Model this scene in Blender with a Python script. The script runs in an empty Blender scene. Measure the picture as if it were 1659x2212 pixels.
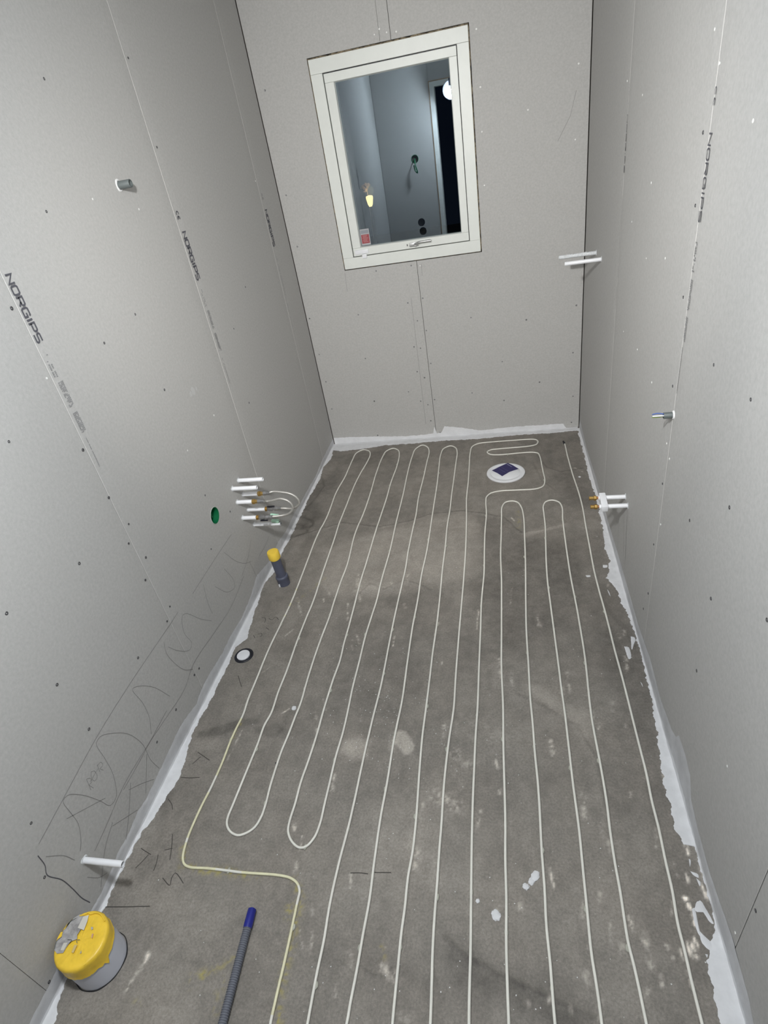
import bpy, bmesh, math, random
import numpy as np
from mathutils import Vector, Matrix, noise as mnoise

# ------------------------------------------------------------------ camera
R = np.array([[0.975, 0.159, -0.153], [-0.04, -0.555, -0.831], [-0.217, 0.816, -0.535]])
u_, s_, v_ = np.linalg.svd(R); R = u_ @ v_
CAM = np.array([1.137, 0.0, 1.616]); FPX = 1230.25
W, D, H = 1.566, 3.32, 2.42
YR = 0.045                       # inner face of the wall behind the camera
scn = bpy.context.scene
cd = bpy.data.cameras.new('camera'); cam = bpy.data.objects.new('camera', cd)
scn.collection.objects.link(cam); scn.camera = cam
cd.sensor_fit = 'HORIZONTAL'; cd.sensor_width = 36; cd.lens = 36 * FPX / 1659; cd.clip_start = 0.02; cd.clip_end = 200
M = Matrix.Identity(4)
for r in range(3):
    M[r][0] = R[0][r]; M[r][1] = -R[1][r]; M[r][2] = -R[2][r]; M[r][3] = CAM[r]
cam.matrix_world = M
# ------------------------------------------------------------------ world, lights, exposure
w = bpy.data.worlds.new('night'); scn.world = w; w.use_nodes = True
w.node_tree.nodes['Background'].inputs[0].default_value = (0.004, 0.006, 0.012, 1)
w.node_tree.nodes['Background'].inputs[1].default_value = 1.0
scn.view_settings.view_transform = 'Standard'; scn.view_settings.look = 'None'
scn.view_settings.gamma = 1; scn.view_settings.use_curve_mapping = False
scn.view_settings.exposure = 0.0
LAMP = Vector((0.770, 0.36, 1.918))
def light(name, kind, loc, energy, color, aim=None, **kw):
    l = bpy.data.lights.new(name, kind); o = bpy.data.objects.new(name, l); scn.collection.objects.link(o)
    l.energy = energy; l.color = color
    for k, v in kw.items(): setattr(l, k, v)
    o.location = loc
    if aim is not None: o.rotation_euler = (Vector(aim) - Vector(loc)).to_track_quat('-Z', 'Y').to_euler()
    return o
# the bulb of the work lamp hanging by the door
light('work_lamp_bulb', 'POINT', LAMP, 110, (0.93, 0.97, 1.0), shadow_soft_size=0.05)
light('added_far_wall_beam', 'SPOT', LAMP + Vector((0, 0.065, -0.01)), 128, (1.0, 0.975, 0.93), aim=(0.80, 3.3, 0.9), spot_size=math.radians(90), spot_blend=1.0, shadow_soft_size=0.03)  # beam added to brighten the far walls, no source seen for it
# the small torch of the phone that took the photo
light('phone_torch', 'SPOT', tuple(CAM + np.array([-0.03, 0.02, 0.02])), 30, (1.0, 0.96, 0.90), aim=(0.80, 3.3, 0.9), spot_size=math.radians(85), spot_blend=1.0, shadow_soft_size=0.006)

# ------------------------------------------------------------------ pixel -> point on a plane of the room
def ray(u, v):
    d = R.T @ np.array([(u - 829.5) / FPX, (v - 1106) / FPX, 1.0]); return d
def hit(u, v, ax, val):
    d = ray(u, v); t = (val - CAM[ax]) / d[ax]; return CAM + d * t
def fl(u, v): return hit(u, v, 2, 0.0)
def lf(u, v): return hit(u, v, 0, 0.0)
def rt(u, v): return hit(u, v, 0, W)
def bk(u, v): return hit(u, v, 1, D)
def reach(base, u, v, ax):       # how far a thing standing out along an axis from base reaches
    d = ray(u, v); e = np.eye(3)[ax]
    s, *_ = np.linalg.lstsq(np.array([d, -e]).T, np.array(base) - CAM, rcond=None); return s[1]

# ------------------------------------------------------------------ materials
def mat(name, col, rough=0.6, metal=0.0, var=0.0, scale=30, bump=0.0, bscale=200, spec=0.5, aniso=None, detail=4):
    m = bpy.data.materials.new(name); m.use_nodes = True; nt = m.node_tree; b = nt.nodes['Principled BSDF']
    b.inputs['Base Color'].default_value = (*col, 1); b.inputs['Roughness'].default_value = rough
    b.inputs['Metallic'].default_value = metal; b.inputs['Specular IOR Level'].default_value = spec
    tc = nt.nodes.new('ShaderNodeTexCoord'); src = tc.outputs['Object']
    if aniso:
        mp = nt.nodes.new('ShaderNodeMapping'); mp.inputs['Scale'].default_value = aniso
        nt.links.new(src, mp.inputs[0]); src = mp.outputs[0]
    if var > 0:
        n = nt.nodes.new('ShaderNodeTexNoise'); n.inputs['Scale'].default_value = scale; n.inputs['Detail'].default_value = detail
        n.inputs['Roughness'].default_value = 0.65
        nt.links.new(src, n.inputs['Vector'])
        cr = nt.nodes.new('ShaderNodeValToRGB')
        cr.color_ramp.elements[0].position = 0.3; cr.color_ramp.elements[1].position = 0.7
        cr.color_ramp.elements[0].color = (*[c * (1 - var) for c in col], 1)
        cr.color_ramp.elements[1].color = (*[min(1, c * (1 + var)) for c in col], 1)
        nt.links.new(n.outputs['Fac'], cr.inputs[0]); nt.links.new(cr.outputs[0], b.inputs['Base Color'])
    if bump > 0:
        n2 = nt.nodes.new('ShaderNodeTexNoise'); n2.inputs['Scale'].default_value = bscale; n2.inputs['Detail'].default_value = 3
        nt.links.new(src, n2.inputs['Vector'])
        bp = nt.nodes.new('ShaderNodeBump'); bp.inputs['Strength'].default_value = bump; bp.inputs['Distance'].default_value = 0.001
        nt.links.new(n2.outputs['Fac'], bp.inputs['Height']); nt.links.new(bp.outputs[0], b.inputs['Normal'])
    return m
GY = (0.452, 0.446, 0.436)
m_board = mat('gypsum_paper', GY, 0.75, var=0.08, scale=110, bump=0.25, bscale=260, spec=0.25, detail=8)
m_edge = mat('gypsum_edge', (0.52, 0.51, 0.495), 0.8, var=0.05)
m_slab = mat('cavity_dark', (0.10, 0.09, 0.08), 0.9)
m_fill = mat('joint_filler', (0.69, 0.695, 0.715), 0.7, var=0.08, scale=18, bump=0.7, bscale=70, detail=6)
m_thin = mat('joint_filler_thin', (0.55, 0.555, 0.575), 0.75, var=0.12, scale=14, bump=0.5, bscale=60, detail=6)
m_print = mat('board_print', (0.10, 0.10, 0.115), 0.7, spec=0.2)
m_print2 = mat('board_print_faint', (0.27, 0.27, 0.275), 0.7, spec=0.2)
m_pencil = mat('pencil', (0.27, 0.265, 0.258), 0.7, spec=0.2)
m_pencil2 = mat('pencil_on_concrete', (0.065, 0.06, 0.055), 0.7, spec=0.2)
m_screw = mat('screw_zinc', (0.16, 0.16, 0.17), 0.4, 0.8)
m_screwb = mat('screw_glint', (0.85, 0.85, 0.83), 0.4, 0.1)  # white heads: the sparkle of the metal painted into their colour
m_dust = mat('gypsum_dust', (0.70, 0.70, 0.70), 0.9)
m_white = mat('white_plastic', (0.78, 0.79, 0.82), 0.35, var=0.02)
m_whited = mat('white_plastic_dirty', (0.62, 0.64, 0.66), 0.7, var=0.2, scale=120, bump=0.8, bscale=150)
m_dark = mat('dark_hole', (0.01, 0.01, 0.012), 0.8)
m_cable = mat('cable_sheath', (0.75, 0.74, 0.68), 0.45, var=0.05, scale=14)
m_grey = mat('grey_plastic', (0.10, 0.115, 0.115), 0.5)
m_greyblue = mat('grey_blue_pipe', (0.085, 0.092, 0.135), 0.45, var=0.12, scale=20)
m_lgrey = mat('light_grey_pipe', (0.60, 0.62, 0.70), 0.4, var=0.02)
m_yellow = mat('yellow_tape', (0.85, 0.57, 0.05), 0.38, var=0.12, scale=25, bump=0.4, bscale=35)
m_yellow2 = mat('yellow_cap', (0.86, 0.60, 0.07), 0.45)
m_greytape = mat('duct_tape', (0.36, 0.35, 0.35), 0.35, var=0.35, scale=60, bump=0.8, bscale=80)
m_blue = mat('blue_plastic', (0.012, 0.018, 0.22), 0.35)
m_conduit = mat('corrugated_grey', (0.14, 0.15, 0.18), 0.5)
m_brass = mat('brass', (0.55, 0.36, 0.12), 0.3, 0.9)
m_copper = mat('copper', (0.62, 0.30, 0.18), 0.35, 0.8)
m_steel = mat('steel', (0.45, 0.45, 0.46), 0.3, 0.9)
m_braid = mat('braided_steel', (0.50, 0.485, 0.46), 0.38, 0.6, bump=1.0, bscale=400)
m_mint = mat('pale_green_plastic', (0.42, 0.66, 0.52), 0.4)
m_green = mat('green_plastic', (0.005, 0.13, 0.05), 0.4)
m_wirebl = mat('wire_blue', (0.08, 0.13, 0.35), 0.4)
m_wiregy = mat('wire_green_yellow', (0.20, 0.28, 0.05), 0.4)
m_black = mat('black_rubber', (0.012, 0.013, 0.02), 0.5)
m_frame = mat('painted_wood', (0.70, 0.72, 0.69), 0.4, var=0.03, scale=10, spec=0.4)
m_foam = mat('gap_foam', (0.22, 0.18, 0.12), 0.9, var=0.7, scale=90, bump=1, bscale=120)
m_wood = mat('raw_wood', (0.40, 0.28, 0.18), 0.7, var=0.2, scale=12)
m_navy = mat('navy_sticker', (0.018, 0.014, 0.10), 0.4)
m_silver = mat('sticker_print', (0.30, 0.29, 0.42), 0.4)
m_red = mat('red_sticker', (0.30, 0.05, 0.06), 0.5)
m_pinkp = mat('sticker_pink_print', (0.45, 0.22, 0.22), 0.5)
m_sgrey = mat('sticker_grey', (0.25, 0.27, 0.30), 0.5)
m_handle = mat('satin_metal', (0.50, 0.50, 0.50), 0.35, 0.7)
def emis(name, col, st):
    m = bpy.data.materials.new(name); m.use_nodes = True; b = m.node_tree.nodes['Principled BSDF']
    b.inputs['Base Color'].default_value = (*col, 1); b.inputs['Emission Color'].default_value = (*col, 1)
    b.inputs['Emission Strength'].default_value = st; return m
m_led = emis('led_face', (0.85, 0.93, 1.0), 12)
m_warm = emis('warm_lamp_glass', (1.0, 0.72, 0.30), 3.0)
# window glass: clear, with the mirror-like sheen of a coated triple pane
m_glass = bpy.data.materials.new('window_glass'); m_glass.use_nodes = True
nt = m_glass.node_tree; nt.nodes.clear()
o_ = nt.nodes.new('ShaderNodeOutputMaterial'); mx = nt.nodes.new('ShaderNodeMixShader'); gl = nt.nodes.new('ShaderNodeBsdfGlossy')
tr = nt.nodes.new('ShaderNodeBsdfTransparent'); gl.inputs['Roughness'].default_value = 0.0
gl.inputs['Color'].default_value = (0.80, 0.90, 1.0, 1); tr.inputs['Color'].default_value = (0.75, 0.8, 0.8, 1)
mx.inputs[0].default_value = 0.18
nt.links.new(tr.outputs[0], mx.inputs[1]); nt.links.new(gl.outputs[0], mx.inputs[2]); nt.links.new(mx.outputs[0], o_.inputs[0])

# ------------------------------------------------------------------ object helpers
def link(name, me, m, parent=None, smooth=False):
    o = bpy.data.objects.new(name, me); scn.collection.objects.link(o)
    ms = m if isinstance(m, (list, tuple)) else [m]
    if len(me.materials) == 0:
        for q in ms: me.materials.append(q)
    if smooth:
        me.polygons.foreach_set('use_smooth', [True] * len(me.polygons))
        try: me.set_sharp_from_angle(angle=math.radians(40))
        except Exception: pass
    if parent: o.parent = parent
    return o
def obj(name, bm, m, parent=None, smooth=True, local=None):
    # local: origin of the parent (geometry was written in world coordinates)
    if local is None and parent is not None: local = parent.location
    if local is not None: bmesh.ops.translate(bm, verts=bm.verts, vec=-Vector(local))
    bmesh.ops.recalc_face_normals(bm, faces=bm.faces)
    me = bpy.data.meshes.new(name); bm.to_mesh(me); bm.free()
    return link(name, me, m, parent, smooth)
def pyobj(name, vs, fs, m, parent=None, smooth=False):
    me = bpy.data.meshes.new(name); me.from_pydata([tuple(v) for v in vs], [], fs); me.update()
    if parent is not None: me.transform(Matrix.Translation(-Vector(parent.location)))
    return link(name, me, m, parent, smooth)
def thing(name, label, cat, loc, group=None):
    o = bpy.data.objects.new(name, None); scn.collection.objects.link(o); o.location = tuple(map(float, loc))
    o.empty_display_size = 0.05
    return tag(o, label, cat, group)
def tag(o, label, cat, group=None, kind=None):
    if label: o['label'] = label
    if cat: o['category'] = cat
    if group: o['group'] = group
    if kind: o['kind'] = kind
    return o
def box(bm, lo, hi, bev=0.0):
    r = bmesh.ops.create_cube(bm, size=1); vs = r['verts']
    lo, hi = Vector(lo), Vector(hi)
    for v in vs: v.co = Vector([(lo[i] + hi[i]) / 2 + v.co[i] * (hi[i] - lo[i]) for i in range(3)])
    if bev > 0:
        es = list({e for v in vs for e in v.link_edges})
        bmesh.ops.bevel(bm, geom=es, offset=bev, segments=2, affect='EDGES', profile=0.6)
def catmull(P, step=0.006):
    P = [np.array(p, float) for p in P]; Q = [2 * P[0] - P[1]] + P + [2 * P[-1] - P[-2]]; out = []
    for i in range(1, len(Q) - 2):
        p0, p1, p2, p3 = Q[i - 1:i + 3]; n = max(2, int(np.linalg.norm(p2 - p1) / step))
        # centripetal parametrisation keeps bends round
        t0 = 0; t1 = t0 + max(1e-6, np.linalg.norm(p1 - p0)) ** .5; t2 = t1 + max(1e-6, np.linalg.norm(p2 - p1)) ** .5; t3 = t2 + max(1e-6, np.linalg.norm(p3 - p2)) ** .5
        for k in range(n):
            t = t1 + (t2 - t1) * k / n
            A1 = (t1 - t) / (t1 - t0) * p0 + (t - t0) / (t1 - t0) * p1; A2 = (t2 - t) / (t2 - t1) * p1 + (t - t1) / (t2 - t1) * p2
            A3 = (t3 - t) / (t3 - t2) * p2 + (t - t2) / (t3 - t2) * p3
            B1 = (t2 - t) / (t2 - t0) * A1 + (t - t0) / (t2 - t0) * A2; B2 = (t3 - t) / (t3 - t1) * A2 + (t - t1) / (t3 - t1) * A3
            out.append((t2 - t) / (t2 - t1) * B1 + (t - t1) / (t2 - t1) * B2)
    out.append(P[-1]); return out
def tube(bm, pts, r, seg=12, cap=True, radii=None):
    pts = [Vector(p) for p in pts]; rings = []; n = None
    for i, p in enumerate(pts):
        t = (pts[min(i + 1, len(pts) - 1)] - pts[max(i - 1, 0)]).normalized()
        if n is None:
            n = t.cross(Vector((0, 0, 1)));  n = t.cross(Vector((1, 0, 0))) if n.length < 0.1 else n
            n.normalize()
        n = (n - t * n.dot(t)).normalized(); b = t.cross(n); rr = radii[i] if radii is not None else r
        rings.append([bm.verts.new(p + (n * math.cos(a) + b * math.sin(a)) * rr) for a in [2 * math.pi * k / seg for k in range(seg)]])
    for a, c in zip(rings, rings[1:]):
        for k in range(seg): bm.faces.new((a[k], a[(k + 1) % seg], c[(k + 1) % seg], c[k]))
    if cap:
        bm.faces.new(rings[0][::-1]); bm.faces.new(rings[-1])
def lathe(bm, base, axis, prof, seg=28, hexa=False, wob=None):
    # prof: (distance along axis, radius)
    axis = Vector(axis).normalized(); base = Vector(base)
    n = axis.orthogonal().normalized(); b = axis.cross(n); rings = []
    S = 6 if hexa else seg
    for d, r in prof:
        if r <= 1e-6: rings.append([bm.verts.new(base + axis * d)])
        else: rings.append([bm.verts.new(base + axis * d + (n * math.cos(a) + b * math.sin(a)) * (r * (wob(a, d) if wob else 1))) for a in [2 * math.pi * k / S for k in range(S)]])
    for a, c in zip(rings, rings[1:]):
        for k in range(S):
            if len(a) == 1 and len(c) == 1: continue
            if len(a) == 1: bm.faces.new((a[0], c[(k + 1) % S], c[k]))
            elif len(c) == 1: bm.faces.new((a[k], a[(k + 1) % S], c[0]))
            else: bm.faces.new((a[k], a[(k + 1) % S], c[(k + 1) % S], c[k]))
def hollow(bm, base, axis, L, r, t=0.0018, seg=24, depth=0.05):
    lathe(bm, base, axis, [(0, r), (L - .0006, r), (L, r - .0005), (L, r - t), (L - depth, r - t), (L - depth, 0)], seg)
rng = random.Random(5)
def n1(x, s=0.0): return mnoise.noise(Vector((x, s, 0.37)))
def nf(x, s=0.0): return n1(x, s) + 0.5 * n1(x * 2.1, s + 3) + 0.3 * n1(x * 4.7, s + 7)

# ------------------------------------------------------------------ floor
def poly_px(pts): return np.array([fl(*p)[:2] for p in pts])
NX, NY = 400, 850
gx = np.linspace(-0.09, W + 0.09, NX); gy = np.linspace(0.0, D + 0.09, NY)
GX, GY_ = np.meshgrid(gx, gy)
def vnoise(scale, seed, X=GX, Y=GY_, ax=(1, 1)):
    rs = np.random.RandomState(seed); g = rs.rand(300, 300)
    x = X * scale * ax[0] + 40; y = Y * scale * ax[1] + 40
    xi = np.floor(x).astype(int); yi = np.floor(y).astype(int); fx = x - xi; fy = y - yi
    fx = fx * fx * (3 - 2 * fx); fy = fy * fy * (3 - 2 * fy)
    xi %= 299; yi %= 299
    return (g[yi, xi] * (1 - fx) + g[yi, xi + 1] * fx) * (1 - fy) + (g[yi + 1, xi] * (1 - fx) + g[yi + 1, xi + 1] * fx) * fy
def fbm(scale, seed, ax=(1, 1), X=GX, Y=GY_):
    return sum(vnoise(scale * 2 ** k, seed + k, X, Y, ax) * 0.5 ** k for k in range(4)) / 1.875 - 0.5
wx = GX + 0.05 * fbm(5, 91); wy = GY_ + 0.05 * fbm(5, 97)
wx2 = GX + 0.012 * fbm(22, 31); wy2 = GY_ + 0.012 * fbm(22, 37)
def sdf(poly, X, Y):
    d = np.full(X.shape, 1e9); ins = np.zeros(X.shape, bool); n = len(poly)
    for i in range(n):
        a = poly[i]; b = poly[(i + 1) % n]; e = b - a; L = e @ e + 1e-12
        t = np.clip(((X - a[0]) * e[0] + (Y - a[1]) * e[1]) / L, 0, 1)
        d = np.minimum(d, (X - a[0] - t * e[0]) ** 2 + (Y - a[1] - t * e[1]) ** 2)
        c = ((a[1] > Y) != (b[1] > Y)) & (X < (b[0] - a[0]) * (Y - a[1]) / (b[1] - a[1] + 1e-12) + a[0]); ins ^= c
    return np.sqrt(d) * np.where(ins, 1, -1)
def seg_d(pts, X, Y):
    d = np.full(X.shape, 1e9)
    for a, b in zip(pts, pts[1:]):
        e = b - a; L = e @ e + 1e-12; t = np.clip(((X - a[0]) * e[0] + (Y - a[1]) * e[1]) / L, 0, 1)
        d = np.minimum(d, np.hypot(X - a[0] - t * e[0], Y - a[1] - t * e[1]))
    return d
def soft(x, w): return 1 / (1 + np.exp(-np.clip(x / w, -30, 30)))
stain = 1.02 + 0.34 * fbm(4, 11) + 0.34 * fbm(14, 21) + 0.34 * fbm(50, 24) + 0.20 * fbm(9, 5, ax=(3.0, 0.6))
yell = np.zeros_like(GX)
height = 0.0026 * fbm(3, 51) + 0.0024 * fbm(9, 61, ax=(0.5, 1.6)) + 0.0009 * fbm(45, 71)
# (pixel outline, change of tone, edge softness in m, height step)
patches = [
 ([(700, 1190), (780, 1160), (860, 1140), (920, 1118), (1000, 1112), (1040, 1130), (1025, 1240), (960, 1262), (860, 1262), (760, 1290), (690, 1270)], 0.20, .010, .0015),
 ([(1040, 1112), (1085, 1118), (1130, 1150), (1150, 1160), (1240, 1165), (1260, 1250), (1240, 1380), (1100, 1400), (1030, 1340), (1005, 1250), (1020, 1180)], -0.16, .018, -.0015),
 ([(1240, 1160), (1290, 1180), (1370, 1350), (1410, 1520), (1330, 1480), (1270, 1330), (1230, 1260)], -0.14, .03, 0),
 ([(720, 1350), (780, 1300), (870, 1265), (950, 1290), (960, 1400), (900, 1500), (800, 1540), (700, 1480)], -0.09, .03, 0),
 ([(430, 1580), (470, 1570), (520, 1553), (556, 1552), (558, 1562), (520, 1572), (470, 1590), (425, 1592)], -0.18, .002, 0),
 ([(548, 1572), (600, 1562), (617, 1574), (600, 1590), (570, 1590), (552, 1582)], -0.16, .002, 0),
 ([(420, 1600), (455, 1595), (492, 1600), (480, 1612), (440, 1620), (415, 1625)], 0.18, .004, 0),
 ([(742, 1600), (775, 1592), (800, 1600), (792, 1635), (760, 1640), (738, 1622)], 0.40, .005, .0004),
 ([(853, 1585), (864, 1577), (877, 1580), (886, 1594), (896, 1610), (893, 1620), (884, 1629), (874, 1631), (864, 1618), (857, 1610), (850, 1606)], 0.58, .0015, .0008),
 ([(840, 1602), (856, 1600), (854, 1618), (840, 1620)], 0.30, .004, 0),
 ([(1140, 1480), (1170, 1485), (1220, 1520), (1275, 1540), (1285, 1590), (1260, 1600), (1230, 1560), (1190, 1530), (1150, 1500)], 0.30, .006, .0006),
 ([(1268, 1590), (1292, 1600), (1304, 1680), (1312, 1760), (1290, 1720), (1275, 1650)], 0.16, .012, 0),
 ([(720, 1760), (850, 1740), (960, 1770), (950, 1880), (820, 1940), (720, 1960), (690, 1860)], 0.17, .05, 0),
 ([(720, 1900), (900, 1880), (1080, 1910), (1090, 1925), (900, 1935), (760, 1960)], 0.12, .02, 0),
 ([(960, 2030), (1050, 2090), (1150, 2130), (1280, 2180), (1280, 2260), (1120, 2180), (1010, 2120), (950, 2060)], -0.20, .012, -.0006),
 ([(775, 2060), (860, 2080), (1000, 2110), (1000, 2140), (850, 2110), (770, 2090)], -0.16, .012, -.0004),
 ([(480, 1900), (500, 1950), (480, 2020), (430, 2040), (340, 1970), (400, 1920)], 0.08, .02, 0),
 ([(330, 1740), (360, 1700), (385, 1710), (350, 1770)], -0.35, .012, 0),
 ([(655, 1060), (730, 1010), (735, 1040), (680, 1080), (700, 1120), (650, 1140), (640, 1110)], -0.22, .015, -.0006),
 ([(720, 985), (850, 970), (840, 990), (720, 1010)], -0.12, .01, 0),
 ([(1150, 960), (1240, 945), (1262, 1010), (1290, 1100), (1230, 1090), (1180, 1010)], -0.12, .02, 0),
 ([(790, 1260), (860, 1255), (880, 1275), (850, 1283), (800, 1290)], 0.14, .008, .0006),
 ([(1130, 1152), (1170, 1140), (1225, 1128), (1222, 1136), (1170, 1150), (1135, 1160)], 0.25, .004, .0006),
 ([(1240, 1126), (1300, 1128), (1300, 1142), (1250, 1146)], 0.12, .006, .0004),
 ([(1480, 1700), (1480, 1900), (1540, 2050), (1500, 2210), (1460, 2100), (1420, 1800)], -0.12, .04, 0),
 ([(1280, 1820), (1340, 1850), (1400, 2100), (1440, 2212), (1330, 2212)], 0.06, .03, 0),
]
for pts, amt, sw, hs in patches:
    P = poly_px(pts); X, Y = (wx2, wy2) if sw <= .006 else (wx, wy)
    s = soft(sdf(P, X if sw > .003 else GX, Y if sw > .003 else GY_), sw)
    stain += amt * 1.45 * s; height += hs * s
# ridges left by the trowel: (pixels, width, height, tone)
for pts, wd, hh, tn in [
 ([(640, 1160), (740, 1130), (820, 1140), (880, 1128), (930, 1112), (1000, 1105), (1050, 1112), (1085, 1118), (1105, 1135), (1128, 1152), (1160, 1148), (1225, 1130)], .006, .0022, -.10),
 ([(760, 1300), (800, 1262), (830, 1275), (870, 1255), (905, 1262), (930, 1275)], .005, .0016, -.10),
 ([(880, 1190), (900, 1230), (870, 1260)], .005, .001, -.05),
 ([(1160, 985), (1180, 1010), (1210, 1020), (1260, 1012)], .005, .0016, -.10),
 ([(1150, 1000), (1170, 1040), (1200, 1060)], .006, .001, -.08),
 ([(1120, 1500), (1185, 1532), (1245, 1570), (1290, 1640), (1310, 1750)], .006, .0012, -.10),
 ([(960, 2025), (1010, 2070), (1090, 2110), (1200, 2160), (1300, 2210)], .006, .0012, -.12),
 ([(775, 2085), (810, 2105), (860, 2110)], .004, .001, -.10),
 ([(690, 1020), (700, 1050), (680, 1080), (660, 1100)], .006, .0014, -.12),
 ([(1300, 1300), (1330, 1340), (1370, 1400)], .010, .0012, -.06)]:
    P = np.array([fl(*p)[:2] for p in pts]); d = seg_d(P, wx2, wy2)
    height += 1.7 * hh * np.exp(-(d / wd) ** 2); stain += 1.8 * tn * np.exp(-(d / wd) ** 2)
# pale scrapes and white smears
smear = [([(493, 1640), (507, 1610), (522, 1578)], .003, .35), ([(556, 1460), (590, 1435)], .0025, .25), ([(610, 1380), (632, 1360)], .0025, .3),
 ([(272, 2140), (290, 2110), (318, 2062)], .006, .6), ([(608, 1540), (625, 1531)], .003, .9), ([(1190, 1600), (1194, 1630)], .006, .5), ([(1213, 1480), (1218, 1510)], .006, .25),
 ([(1160, 1330), (1172, 1370)], .006, .22), ([(1225, 1450), (1232, 1500)], .005, .25), ([(1078, 1700), (1080, 1715)], .005, .45), ([(945, 1720), (985, 1740)], .02, .35),
 ([(1258, 1720), (1262, 1780)], .008, .25), ([(1300, 1780), (1330, 1850)], .010, .25), ([(1390, 2020), (1410, 2090)], .010, .35), ([(1340, 2040), (1355, 2080)], .010, .22),
 ([(1430, 1630), (1437, 1700)], .006, .25), ([(980, 1625), (1020, 1655)], .02, .18), ([(1070, 1640), (1075, 1660)], .004, .4), ([(880, 1790), (930, 1870)], .03, .10),
 ([(1060, 1400), (1080, 1480)], .02, .06), ([(830, 2090), (850, 2110)], .012, .45), ([(860, 2180), (880, 2212)], .010, .4), ([(1240, 1010), (1262, 1020)], .004, .4),
 ([(1105, 1118), (1112, 1128)], .003, .6), ([(1335, 1370), (1350, 1410)], .005, .3), ([(1500, 1800), (1525, 1900)], .008, .4), ([(1000, 1560), (1100, 1600)], .05, .06)]
rs_ = random.Random(21)
for _ in range(70):
    x_, y_ = rs_.uniform(620, 1450), rs_.uniform(1200, 2200); l_ = rs_.uniform(6, 45)
    smear.append(([(x_, y_), (x_ + rs_.uniform(-.25, .25) * l_, y_ + l_)], rs_.uniform(.002, .007), rs_.uniform(.15, .5)))
for _ in range(14):
    x_, y_ = rs_.uniform(1440, 1520), rs_.uniform(1800, 2100); smear.append(([(x_, y_), (x_ + 8, y_ + 25)], .004, .9))
for pts, wd, tn in smear:
    P = np.array([fl(*p)[:2] for p in pts]); d = seg_d(P, wx2, wy2)
    stain += 1.9 * tn * np.exp(-(d / wd) ** 2) * np.clip(5.0 * vnoise(170, 301) * vnoise(60, 305) - 0.45, 0, 2.2)
# yellow chalk dust along the left cable
for pts, wd, am in [([(520, 1560), (500, 1600)], .008, .5), ([(398, 1830), (396, 1870), (440, 1880), (560, 1892)], .010, .8), ([(640, 1900), (650, 1950), (636, 2010), (625, 2060), (612, 2120), (600, 2212)], .010, .8),
 ([(415, 2118), (440, 2108)], .012, .9), ([(455, 2100), (510, 2065)], .008, .5), ([(700, 1250), (640, 1300)], .008, .25), ([(822, 2050), (828, 2065)], .008, .8), ([(628, 1960), (622, 1975)], .01, .9), ([(290, 2160), (300, 2170)], .006, .6),
 ([(1118, 1105), (1122, 1140)], .01, .35), ([(480, 2120), (470, 2180)], .015, .3)]:
    P = np.array([fl(*p)[:2] for p in pts]); d = seg_d(P, wx2, wy2)
    yell = np.maximum(yell, am * np.exp(-(d / wd) ** 2) * 0.75 * np.clip(vnoise(160, 333) * 2.4 - 1.0, 0, 1))
height -= height.mean()
hc = np.clip(height, -0.006, 0.006)
def floor_h(x, y):
    i = (x - gx[0]) / (gx[1] - gx[0]); j = (y - gy[0]) / (gy[1] - gy[0])
    i = min(max(int(i), 0), NX - 2); j = min(max(int(j), 0), NY - 2)
    return float(max(hc[j, i], hc[j + 1, i], hc[j, i + 1], hc[j + 1, i + 1]))
co = np.stack([GX, GY_, hc], -1).reshape(-1, 3)
idx = np.arange(NX * NY).reshape(NY, NX)
q = np.stack([idx[:-1, :-1], idx[:-1, 1:], idx[1:, 1:], idx[1:, :-1]], -1).reshape(-1, 4)
# solid slab: rim and underside
base = len(co); bl = np.array([[gx[0], gy[0], -.12], [gx[-1], gy[0], -.12], [gx[-1], gy[-1], -.12], [gx[0], gy[-1], -.12]])
me = bpy.data.meshes.new('floor')
faces = q.tolist() + [[base, base + 3, base + 2, base + 1],
    [base, base + 1] + idx[0, ::-1].tolist(), [base + 1, base + 2] + idx[::-1, -1].tolist(), [base + 2, base + 3] + idx[-1, :].tolist(), [base + 3, base] + idx[:, 0].tolist()]
me.from_pydata(np.vstack([co, bl]).tolist(), [], faces); me.update()
at = me.attributes.new('stain', 'FLOAT', 'POINT'); at.data.foreach_set('value', np.concatenate([stain.ravel(), np.ones(4)]).astype(np.float32))
at = me.attributes.new('chalk', 'FLOAT', 'POINT'); at.data.foreach_set('value', np.concatenate([yell.ravel(), np.zeros(4)]).astype(np.float32))
m_floor = bpy.data.materials.new('screed'); m_floor.use_nodes = True; nt = m_floor.node_tree; b = nt.nodes['Principled BSDF']
def N(t, **k):
    n = nt.nodes.new(t)
    for a, v in k.items(): setattr(n, a, v)
    return n
a1 = N('ShaderNodeAttribute', attribute_name='stain'); a2 = N('ShaderNodeAttribute', attribute_name='chalk')
tc = N('ShaderNodeTexCoord'); n0 = N('ShaderNodeTexNoise'); n0.inputs['Scale'].default_value = 160; n0.inputs['Detail'].default_value = 8; n0.inputs['Roughness'].default_value = 0.75
nt.links.new(tc.outputs['Object'], n0.inputs['Vector'])
mr = N('ShaderNodeMapRange'); mr.inputs['From Min'].default_value = 0.3; mr.inputs['From Max'].default_value = 0.7; mr.inputs['To Min'].default_value = 0.70; mr.inputs['To Max'].default_value = 1.30
nt.links.new(n0.outputs['Fac'], mr.inputs['Value'])
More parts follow.
